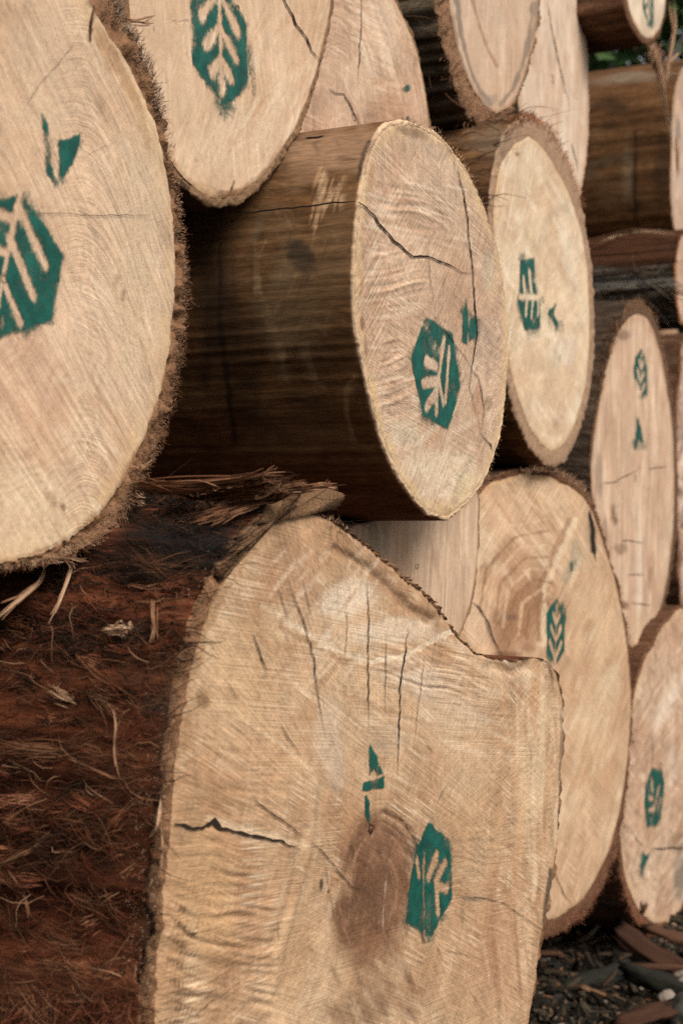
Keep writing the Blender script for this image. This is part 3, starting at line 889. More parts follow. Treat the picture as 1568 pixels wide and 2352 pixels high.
back_upper = make_log('pale log end wedged behind two others, smudged with teal near its lower edge', 0.905, (810, 270),
    [(892, -40), (906, 0), (940, 70), (963, 140), (978, 220), (986, 300), (983, 380), (955, 450), (850, 530), (720, 480), (650, 300), (660, 50), (700, -110), (780, -170), (850, -110)],
    thick=0.011, length=2.4, N=360, R=90, side=THINB, seed=3, pith=(780, 330),
    face=dict(c1=C(206, 172, 140), c2=C(190, 148, 116), rim=C(196, 160, 120), phi=88, phi2=4, saw=0.22, ray=0.15, ring=0.35, ringf=420, raw=0.2, pale=PALE, palea=0.5, rimw=0.07, blotch=0.3),
    dabs=[(890, 70, 40, 120, -10, C(222, 194, 162), 0.5), (890, 265, 60, 60, 0, C(178, 132, 98), 0.6), (850, 280, 20, 30, 0, C(150, 108, 80), 0.5), (770, 200, 60, 160, 0, C(208, 176, 144), 0.5), ('L', [(985, 190), (990, 300)], 7, C(150, 100, 60), 0.6)] + strokes(830, 970, 0, 190, 30, 72, 60, 6, [C(228, 202, 170), C(184, 144, 112)], 0.5, 28) + strokes(840, 970, 170, 300, 30, 6, 40, 6, [C(176, 130, 98), C(206, 168, 134)], 0.45, 29),
    cracks=[([(826, -20), (829, 60), (824, 130), (822, 200)], 2.0), ([(750, 201), (768, 214), (788, 216), (806, 250), (825, 290)], 3.0)])

furrowed = make_log('log end with dark ring line inside its edge, thick furrowed bark on its flank', 0.935, (1125, -60),
    [(1030, -60), (1031, 0), (1037, 50), (1049, 110), (1066, 160), (1086, 202), (1110, 238), (1140, 258), (1168, 246), (1194, 200), (1214, 140), (1230, 70), (1238, 0), (1236, -120), (1200, -270), (1130, -340), (1065, -280), (1035, -150)],
    outer=[(1002, -60), (1004, 0), (1010, 50), (1022, 110), (1036, 160), (1054, 212), (1076, 262), (1104, 284), (1142, 270), (1172, 254), (1198, 206), (1219, 142), (1235, 72), (1243, 0), (1241, -110)],
    thick=0.02, length=2.4, N=420, R=90, M=70, side=FURROW, seed=4, samp=0.016, sfreq=(17, 0.9), lump=0.006, capj=0.006, pith=(1130, -40),
    face=dict(c1=C(208, 176, 146), c2=C(196, 160, 128), rim=C(170, 130, 96), phi=85, phi2=80, saw=0.16, ray=0.1, ring=0.12, raw=0.14, pale=PALE, palea=0.3, rimw=0.05, blotch=0.2, sawscale=(4, 120)),
    dabs=[('L', [(1046, 0), (1058, 80), (1076, 150), (1098, 205), (1125, 238)], 7, C(120, 106, 92), 0.75), ('L', [(1038, 40), (1052, 120), (1072, 175)], 4, C(136, 108, 84), 0.6),
          ('L', [(1226, 10), (1214, 90), (1200, 150), (1176, 205), (1150, 240)], 7, C(126, 108, 90), 0.7), ('L', [(1236, 0), (1226, 70), (1212, 130)], 5, C(140, 116, 92), 0.7),
          (1120, 232, 36, 18, 0, C(150, 130, 112), 0.6), ('L', [(1078, -20), (1092, 30), (1105, 70), (1118, 110), (1140, 152)], 5, C(160, 116, 84), 0.7), (1152, 90, 10, 120, 2, C(224, 196, 166), 0.5)])

tall = make_log('tall narrow creamy log end standing behind the ring-marked one, with no bark', 1.08, (1268, 180),
    [(1322, -80), (1335, 0), (1345, 80), (1350, 180), (1350, 280), (1345, 360), (1334, 432), (1310, 500), (1268, 530), (1225, 450), (1198, 280), (1195, 60), (1215, -90), (1250, -180), (1290, -170)],
    thick=0.005, length=2.2, N=320, R=80, side=PALEC, seed=5, edge=0.0008,
    face=dict(c1=C(220, 192, 164), c2=C(206, 172, 142), rim=C(196, 152, 116), phi=88, phi2=84, saw=0.22, ray=0.03, ring=0.02, raw=0.08, pale=C(232, 212, 188), palea=0.5, rimw=0.09, blotch=0.25, sawscale=(2.5, 55)),
    cracks=[([(1253, 0), (1262, 50), (1274, 110), (1286, 160), (1298, 210), (1310, 252)], 2.2), ([(1308, 325), (1318, 360), (1326, 392)], 2.0)],
    dabs=[*strokes(1230, 1350, 0, 420, 30, 89, 90, 6, [C(232, 210, 184), C(204, 166, 132)], 0.5, 27), (1300, 300, 20, 120, 0, C(226, 204, 178), 0.5), (1330, 150, 10, 200, 0, C(204, 168, 132), 0.5)])

centre = make_log('barkless log jutting out mid-pile with long brown flank and a zigzag crack across its end', 0.69, (1000, 735),
    [(880, 300), (905, 288), (932, 287), (975, 301), (1018, 327), (1058, 376), (1098, 450), (1128, 530), (1148, 600), (1163, 690), (1167, 770), (1162, 880), (1152, 960), (1132, 1040), (1098, 1116), (1060, 1160), (1020, 1184),
     (990, 1176), (952, 1142), (918, 1090), (893, 1030), (868, 960), (848, 880), (833, 800), (822, 720), (817, 640), (819, 550), (826, 480), (838, 410), (855, 345)],
    thick=0.0055, length=2.6, dmax=1.15, N=640, R=150, M=230, side=SMOOTH, seed=6, edge=0.0012, samp=0.0022, sfreq=(30, 1.2), lump=0.006, capj=0.001, smooth=3.0, pith=(1010, 930), tvar=0.5,
    face=dict(c1=C(208, 176, 144), c2=C(190, 152, 120), rim=C(208, 174, 126), phi=-10, phi2=44, saw=0.30, ray=0.34, ring=0.10, ringf=500, raw=0.34, pale=C(232, 212, 182), palea=0.55, rimw=0.085, rimstr=0.8, blotch=0.28, sawscale=(8, 360)),
    dabs=[(930, 330, 50, 40, 0, C(196, 164, 130), 0.5), (1010, 420, 110, 50, 10, C(196, 164, 134), 0.45), (985, 520, 110, 60, 20, C(184, 146, 114), 0.5), (1105, 700, 45, 110, 0, C(188, 152, 122), 0.5), (1120, 620, 20, 60, 0, C(176, 168, 146), 0.5), (930, 1000, 40, 40, 30, C(186, 178, 150), 0.4), (1000, 350, 50, 30, 20, C(176, 148, 122), 0.5), (1110, 790, 30, 60, 0, C(166, 140, 120), 0.55),
          (1010, 1080, 90, 90, 30, C(226, 206, 172), 0.6), (1130, 640, 18, 90, 0, C(210, 180, 142), 0.5), (835, 740, 7, 24, 0, C(132, 96, 70), 0.8), (842, 800, 5, 30, 0, C(140, 104, 74), 0.6), (832, 660, 6, 40, 0, C(186, 140, 92), 0.7), (850, 420, 8, 60, 10, C(180, 136, 92), 0.6),
          (950, 305, 60, 14, 20, C(126, 100, 76), 0.6), (1040, 345, 40, 12, 50, C(150, 118, 90), 0.6), (860, 920, 10, 60, -10, C(212, 176, 126), 0.6), (1098, 930, 18, 70, 5, C(176, 132, 100), 0.65), (1120, 930, 14, 20, 0, C(120, 92, 66), 0.6),
          (1060, 1120, 26, 60, 38, C(214, 190, 144), 0.6), (990, 980, 36, 60, -20, C(190, 148, 114), 0.5)]
        + strokes(850, 1060, 420, 580, 40, 14, 50, 6, [C(232, 208, 176), C(180, 140, 108)], 0.5, 16) + strokes(840, 960, 560, 1000, 60, -6, 40, 6, [C(230, 204, 170), C(184, 144, 110)], 0.45, 17)
        + strokes(960, 1100, 940, 1150, 30, -40, 50, 7, [C(230, 206, 174), C(196, 156, 120)], 0.45, 18) + strokes(1090, 1160, 560, 900, 24, 70, 40, 6, [C(170, 140, 116), C(220, 194, 162)], 0.4, 19),
    ribs=[(930, 470, 120, 70, 13, 14, 0.0007), (900, 640, 80, 120, 14, -8, 0.0006), (905, 900, 60, 170, 16, -16, 0.0007)],
    cracks=[([(818, 463), (838, 478), (858, 498), (880, 525), (905, 553), (925, 572), (945, 588), (975, 591), (1000, 596), (1030, 609), (1058, 624), (1086, 628)], 5.0, 0.6),
            ([(1040, 362), (1055, 400), (1068, 450), (1075, 500), (1080, 560), (1088, 628), (1090, 700), (1096, 760), (1085, 830), (1076, 890), (1094, 950), (1104, 1000)], 3.0), ([(1104, 1000), (1122, 1020), (1126, 1034)], 3.2),
            ([(1002, 730), (1040, 790), (1075, 838), (1098, 866), (1110, 930), (1104, 1000)], 2.0), ([(1000, 728), (970, 770), (944, 800)], 1.3), ([(978, 560), (985, 640), (1000, 728)], 1.2)],
    creases=[([(1040, 362), (1068, 450), (1082, 560), (1090, 700), (1085, 830), (1094, 950), (1104, 1000)], 16, -0.002), ([(1080, 1040), (1050, 1090), (1022, 1160)], 10, 0.002)],
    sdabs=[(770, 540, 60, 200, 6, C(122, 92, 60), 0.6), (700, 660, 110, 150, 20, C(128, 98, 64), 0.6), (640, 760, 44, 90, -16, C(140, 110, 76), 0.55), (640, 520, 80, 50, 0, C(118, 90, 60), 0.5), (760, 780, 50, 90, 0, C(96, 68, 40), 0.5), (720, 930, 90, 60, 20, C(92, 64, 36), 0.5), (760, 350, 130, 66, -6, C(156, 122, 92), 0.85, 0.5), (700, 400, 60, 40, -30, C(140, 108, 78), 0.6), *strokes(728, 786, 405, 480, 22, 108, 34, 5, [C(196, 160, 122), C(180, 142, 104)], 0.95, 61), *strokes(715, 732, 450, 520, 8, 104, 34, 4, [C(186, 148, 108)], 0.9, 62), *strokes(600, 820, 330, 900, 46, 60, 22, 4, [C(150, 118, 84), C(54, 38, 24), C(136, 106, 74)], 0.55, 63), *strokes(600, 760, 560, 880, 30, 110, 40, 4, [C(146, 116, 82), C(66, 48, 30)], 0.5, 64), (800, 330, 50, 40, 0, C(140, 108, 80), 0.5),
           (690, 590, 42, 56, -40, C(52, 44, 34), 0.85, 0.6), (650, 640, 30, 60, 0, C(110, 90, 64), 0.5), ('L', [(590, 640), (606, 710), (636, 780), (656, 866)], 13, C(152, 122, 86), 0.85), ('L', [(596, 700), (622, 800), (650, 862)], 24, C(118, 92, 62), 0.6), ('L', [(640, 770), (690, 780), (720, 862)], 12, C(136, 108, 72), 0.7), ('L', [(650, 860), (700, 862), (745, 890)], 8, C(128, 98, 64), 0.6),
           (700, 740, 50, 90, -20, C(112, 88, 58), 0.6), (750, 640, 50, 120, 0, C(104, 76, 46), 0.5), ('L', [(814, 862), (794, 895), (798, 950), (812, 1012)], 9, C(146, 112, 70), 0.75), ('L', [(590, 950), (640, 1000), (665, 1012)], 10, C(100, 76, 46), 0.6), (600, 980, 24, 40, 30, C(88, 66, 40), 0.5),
           (500, 700, 80, 280, 0, C(36, 25, 15), 0.7), (560, 840, 60, 200, 0, C(44, 30, 17), 0.5), ('L', [(505, 560), (508, 760), (540, 1010)], 8, C(26, 18, 12), 0.7), ('L', [(590, 640), (584, 560), (600, 500)], 10, C(120, 98, 70), 0.5), ('L', [(850, 325), (836, 356), (824, 410)], 8, C(58, 46, 36), 0.9), (790, 620, 20, 130, 0, C(112, 84, 56), 0.4)]  # big dark dabs on the left paint the shade of neighbouring logs
        + strokes(560, 830, 320, 1050, 60, 2, 60, 5, [C(126, 98, 66), C(44, 32, 20), C(104, 76, 46)], 0.5, 20))

ringed = make_log('cream log end with brown bark ring, teal hexagon turned on its side', 0.86, (1248, 690),
    [(1195, 325), (1215, 315), (1243, 340), (1278, 392), (1312, 462), (1336, 540), (1350, 640), (1354, 740), (1349, 850), (1334, 930), (1306, 1000), (1268, 1036), (1235, 1010), (1203, 950), (1178, 870), (1157, 760), (1142, 640), (1134, 540), (1134, 455), (1147, 390), (1170, 345)],
    outer=[(1190, 275), (1225, 268), (1268, 294), (1302, 350), (1332, 440), (1350, 540), (1364, 640), (1369, 740), (1363, 850), (1350, 935), (1328, 1005), (1298, 1062), (1268, 1074), (1230, 1046), (1196, 982), (1171, 900), (1150, 790), (1135, 650), (1126, 540), (1126, 450), (1137, 375), (1158, 310)],
    thick=0.012, length=2.4, N=420, R=100, M=60, side=BROWN2, seed=7, samp=0.010, lump=0.01, pith=(1240, 650),
    face=dict(c1=C(224, 198, 162), c2=C(210, 176, 140), rim=C(200, 162, 118), phi=58, phi2=24, saw=0.18, ray=0.12, ring=0.06, raw=0.16, pale=C(236, 218, 188), palea=0.5, rimw=0.05, blotch=0.3, sawscale=(8, 70)),
    dabs=[(1187, 354, 7, 9, 0, C(140, 92, 60), 0.9), (1300, 480, 20, 40, -20, C(190, 172, 146), 0.5), (1220, 820, 40, 60, 20, C(206, 172, 138), 0.5), (1190, 720, 22, 60, 0, C(206, 172, 136), 0.4), (1270, 980, 40, 30, 0, C(186, 150, 118), 0.5), (1240, 450, 60, 30, -30, C(196, 160, 124), 0.5), (1300, 560, 24, 120, -8, C(234, 214, 184), 0.5), (1280, 900, 50, 80, 0, C(204, 164, 128), 0.5), (1180, 600, 24, 60, 0, C(230, 208, 174), 0.5), (1300, 800, 24, 60, 0, C(226, 208, 184), 0.5)] + strokes(1150, 1340, 360, 1000, 60, 60, 40, 8, [C(238, 220, 190), C(198, 160, 122), C(232, 210, 178)], 0.5, 24),
    sdabs=[(1130, 330, 80, 60, 0, C(126, 108, 86), 0.5), (1230, 262, 40, 24, 30, C(168, 100, 58), 0.8)])

crosswise = make_log('dark brown log far along the pile, wide flank with a vertical dark seam', 1.0, (1595, 350),
    [(1552, 540), (1546, 500), (1543, 450), (1543, 350), (1546, 262), (1556, 195), (1575, 155), (1605, 150), (1638, 200), (1652, 320), (1646, 440), (1618, 535), (1585, 562)],
    thick=0.006, length=2.6, N=320, R=60, M=90, side=BROWN2, seed=8, samp=0.004, sfreq=(22, 1.5), lump=0.006,
    face=dict(c1=C(206, 174, 146), c2=C(186, 150, 124), rim=C(180, 150, 124), phi=85, phi2=80, saw=0.2, ray=0.0, ring=0.02, raw=0.1, pale=PALE, palea=0.2, rimw=0.05),
    dabs=[(1556, 300, 8, 40, 0, C(130, 116, 104), 0.7), (1560, 420, 10, 50, 0, C(196, 176, 160), 0.5)],
    sdabs=[('L', [(1456, 300), (1455, 400), (1463, 520)], 7, C(36, 20, 10), 0.8), (1436, 400, 16, 90, 0, C(134, 112, 84), 0.6), (1400, 440, 40, 50, 0, C(116, 86, 52), 0.5), (1450, 180, 120, 16, -5, C(128, 112, 92), 0.7), (1520, 380, 30, 90, 0, C(50, 34, 20), 0.5), (1400, 240, 50, 26, 0, C(36, 26, 16), 0.6)])

low_far = make_log('small log under the wide dark flank, red brown above, silver grey stringy bark below', 0.97, (1572, 640),
    [(1557, 700), (1553, 640), (1555, 580), (1564, 545), (1576, 540), (1586, 580), (1590, 640), (1586, 710), (1575, 740), (1564, 735)],
    thick=0.014, length=2.4, N=260, R=40, M=60, side=GREYB, seed=9, samp=0.010, sfreq=(20, 1.5), lump=0.006,
    face=dict(c1=C(206, 170, 140), c2=C(190, 150, 120), rim=C(170, 110, 70), phi=80, phi2=70, saw=0.2, ray=0.1, ring=0.05, raw=0.1, pale=PALE, palea=0.2),
    sdabs=[(1460, 565, 190, 60, 0, C(82, 48, 25), 1.0, 0.8), (1460, 650, 190, 24, 0, C(134, 128, 116), 0.7)])

top_far = make_log('small pale log end high in the pile with shreds of bark dangling beneath it', 0.95, (1490, -90),
    [(1440, 0), (1450, 40), (1463, 65), (1478, 84), (1492, 86), (1508, 74), (1520, 44), (1527, 0), (1531, -90), (1524, -190), (1500, -265), (1470, -250), (1445, -180), (1437, -90)],
    outer=[(1432, 0), (1442, 42), (1456, 72), (1476, 98), (1494, 100), (1514, 84), (1525, 48), (1532, 0)],
    thick=0.014, length=2.6, N=300, R=70, M=60, side=REDB, seed=10, samp=0.008, lump=0.008,
    face=dict(c1=C(226, 204, 174), c2=C(214, 186, 154), rim=C(190, 150, 112), phi=85, phi2=80, saw=0.15, ray=0.05, ring=0.03, raw=0.08, pale=PALE, palea=0.4, rimw=0.05))

slim = make_log('slim upright log end marked with an upright teal leaf hexagon above a small A', 0.93, (1458, 1100),
    [(1440, 735), (1462, 722), (1488, 735), (1513, 800), (1533, 900), (1544, 1000), (1548, 1100), (1544, 1220), (1530, 1340), (1505, 1432), (1470, 1498), (1446, 1482), (1416, 1410), (1390, 1330), (1370, 1225), (1358, 1120), (1359, 1050), (1371, 960), (1386, 880), (1405, 805), (1422, 760)],
    outer=[(1432, 715), (1460, 690), (1492, 704), (1522, 790), (1543, 890), (1555, 1000), (1559, 1100), (1554, 1225), (1538, 1350), (1510, 1446), (1472, 1516), (1440, 1496)],
    thick=0.009, length=2.4, N=380, R=100, M=50, side=SHAGGY2, seed=11, samp=0.010, lump=0.008, capj=0.003, pith=(1465, 1100),
    face=dict(c1=C(212, 178, 146), c2=C(192, 154, 122), rim=C(170, 130, 92), phi=88, phi2=86, saw=0.28, ray=0.04, ring=0.03, raw=0.1, pale=PALE, palea=0.45, rimw=0.06, blotch=0.22, sawscale=(2.0, 60)),
    dabs=[(1376, 1090, 12, 90, 0, C(140, 118, 100), 0.65), (1390, 1230, 8, 50, 0, C(120, 96, 76), 0.5), (1410, 1185, 12, 28, 0, C(120, 88, 62), 0.85), (1430, 1390, 22, 14, 0, C(120, 84, 58), 0.75), (1424, 1262, 20, 16, 0, C(130, 94, 66), 0.6), (1492, 1320, 7, 50, 0, C(150, 108, 78), 0.6),
          (1466, 1290, 12, 170, 0, C(232, 210, 184), 0.75), (1440, 1000, 20, 200, 0, C(214, 184, 152), 0.3), (1430, 770, 20, 16, 0, C(110, 84, 66), 0.6), (1520, 1080, 14, 170, 0, C(200, 160, 126), 0.4), (1470, 1440, 30, 50, 0, C(206, 174, 136), 0.5)] + strokes(1375, 1540, 780, 1450, 50, 89, 110, 5, [C(226, 198, 166), C(180, 140, 108), C(214, 178, 144)], 0.5, 25),
    cracks=[([(1382, 1110), (1410, 1106), (1440, 1092), (1472, 1072)], 2.6), ([(1488, 1076), (1510, 1073), (1532, 1072)], 2.2), ([(1424, 1241), (1450, 1243), (1476, 1248)], 2.4), ([(1438, 1320), (1480, 1320)], 2.0), ([(1446, 1385), (1494, 1390)], 2.4)])

folded = make_log('broad log end whose sawn face folds along a slanting ridge, black slit near the top', 0.87, (1265, 1600),
    [(1210, 1096), (1250, 1090), (1298, 1108), (1338, 1142), (1368, 1200), (1398, 1290), (1424, 1390), (1442, 1500), (1447, 1620), (1441, 1740), (1426, 1850), (1398, 1950), (1358, 2030), (1305, 2086), (1255, 2112), (1200, 2100), (1130, 1980), (1085, 1800), (1068, 1600), (1074, 1400), (1092, 1300), (1106, 1220), (1135, 1152), (1170, 1112)],
    outer=[(1205, 1082), (1250, 1076), (1304, 1092), (1348, 1130), (1378, 1195), (1405, 1285), (1430, 1388), (1447, 1500), (1452, 1620), (1447, 1740), (1438, 1850), (1414, 1960), (1378, 2056), (1320, 2120), (1262, 2156), (1200, 2140)],
    thick=0.012, length=2.4, N=520, R=130, M=50, side=REDB, seed=12, capj=0.005, edge=0.002, pith=(1255, 1500), samp=0.008,
    face=dict(c1=C(206, 170, 132), c2=C(192, 152, 114), rim=C(186, 146, 102), phi=-30, phi2=32, saw=0.34, ray=0.05, ring=0.12, ringf=360, raw=0.2, pale=PALE, palea=0.4, rimw=0.03, blotch=0.3, sawscale=(6, 200)),
    breaks=[(1330, 1200, 1250, 1480, 0.10)],
    dabs=[(1340, 1420, 30, 60, 10, C(196, 152, 112), 0.5), (1400, 1560, 26, 70, 0, C(200, 176, 146), 0.5), (1300, 1840, 60, 90, 20, C(222, 192, 154), 0.5), (1150, 1260, 40, 60, 30, C(222, 194, 158), 0.5), (1210, 1400, 66, 170, 10, C(156, 112, 78), 0.95), (1180, 1310, 60, 90, 20, C(180, 138, 102), 0.7), (1190, 1180, 80, 60, -30, C(206, 170, 132), 0.5), (1360, 1620, 80, 380, 0, C(214, 178, 138), 0.7), (1330, 1560, 30, 90, 20, C(190, 146, 106), 0.5), (1390, 1780, 30, 110, 14, C(190, 146, 106), 0.5), (1130, 1440, 28, 60, -14, C(206, 170, 136), 0.7), (1330, 1760, 70, 60, 30, C(200, 158, 116), 0.5), (1354, 1200, 12, 50, 0, C(206, 174, 132), 0.5),
          ('L', [(1352, 1180), (1358, 1220), (1362, 1265)], 9, C(36, 30, 26), 0.95), ('L', [(1318, 1250), (1300, 1330), (1330, 1280)], 14, C(140, 138, 116), 0.4), (1190, 1420, 14, 12, 0, C(96, 70, 50), 0.7), (1220, 1490, 20, 14, 0, C(140, 100, 74), 0.6),
          ('L', [(1125, 1390), (1140, 1410), (1155, 1470), (1168, 1512)], 5, C(112, 82, 58), 0.7), ('L', [(1142, 1300), (1125, 1340), (1120, 1380)], 4, C(140, 100, 72), 0.6), (1180, 1505, 36, 10, 0, C(112, 76, 50), 0.8), ('L', [(1322, 1190), (1296, 1260), (1256, 1350), (1246, 1480)], 7, C(222, 194, 156), 0.7), ('L', [(1310, 1196), (1282, 1262), (1246, 1350), (1238, 1470)], 7, C(140, 100, 70), 0.6)]  # final pale and dark strokes paint light and shade along the fold
        + strokes(1115, 1290, 1150, 1330, 40, 64, 40, 6, [C(228, 200, 164), C(176, 134, 98)], 0.55, 21) + strokes(1290, 1440, 1300, 2000, 70, 112, 50, 8, [C(180, 136, 96), C(226, 198, 158), C(196, 154, 112)], 0.5, 22)
        + [('L', [(1118 + q * 14, 1400 + q * 10), (1140 + q * 12, 1290 + q * 16), (1200 + q * 8, 1210 + q * 24), (1270, 1190 + q * 30)], 4, C(142, 100, 68) if q % 2 else C(212, 176, 138), 0.65) for q in range(8)],
    cracks=[([(1352, 1170), (1356, 1200), (1360, 1240), (1366, 1290)], 7.0), ([(1110, 1375), (1128, 1392), (1146, 1430), (1160, 1480), (1170, 1515)], 2.0), ([(1270, 2000), (1290, 2050), (1310, 2080)], 2.2)])

slab_log = make_log('partly hidden pale log end tucked beneath the barkless one, faint green grey streaks on it', 0.80, (955, 1300),
    [(1100, 1130), (1099, 1190), (1097, 1250), (1091, 1320), (1080, 1380), (1066, 1430), (1048, 1468), (980, 1520), (890, 1480), (825, 1380), (795, 1280), (795, 1212), (850, 1205), (930, 1200), (1000, 1194), (1045, 1165), (1080, 1120)],
    thick=0.006, length=1.2, N=320, R=80, side=THINB, seed=13, edge=0.0008,
    face=dict(c1=C(206, 174, 142), c2=C(194, 158, 124), rim=C(150, 118, 88), phi=84, phi2=80, saw=0.32, ray=0.04, ring=0.03, raw=0.1, pale=PALE, palea=0.3, rimw=0.03, blotch=0.2, sawscale=(3, 110)),
    dabs=[(860, 1240, 40, 60, 10, C(160, 150, 122), 0.6), (1050, 1250, 50, 100, 0, C(214, 182, 148), 0.4)] + strokes(820, 1080, 1190, 1460, 40, 84, 60, 5, [C(220, 190, 158), C(170, 136, 106)], 0.4, 26))

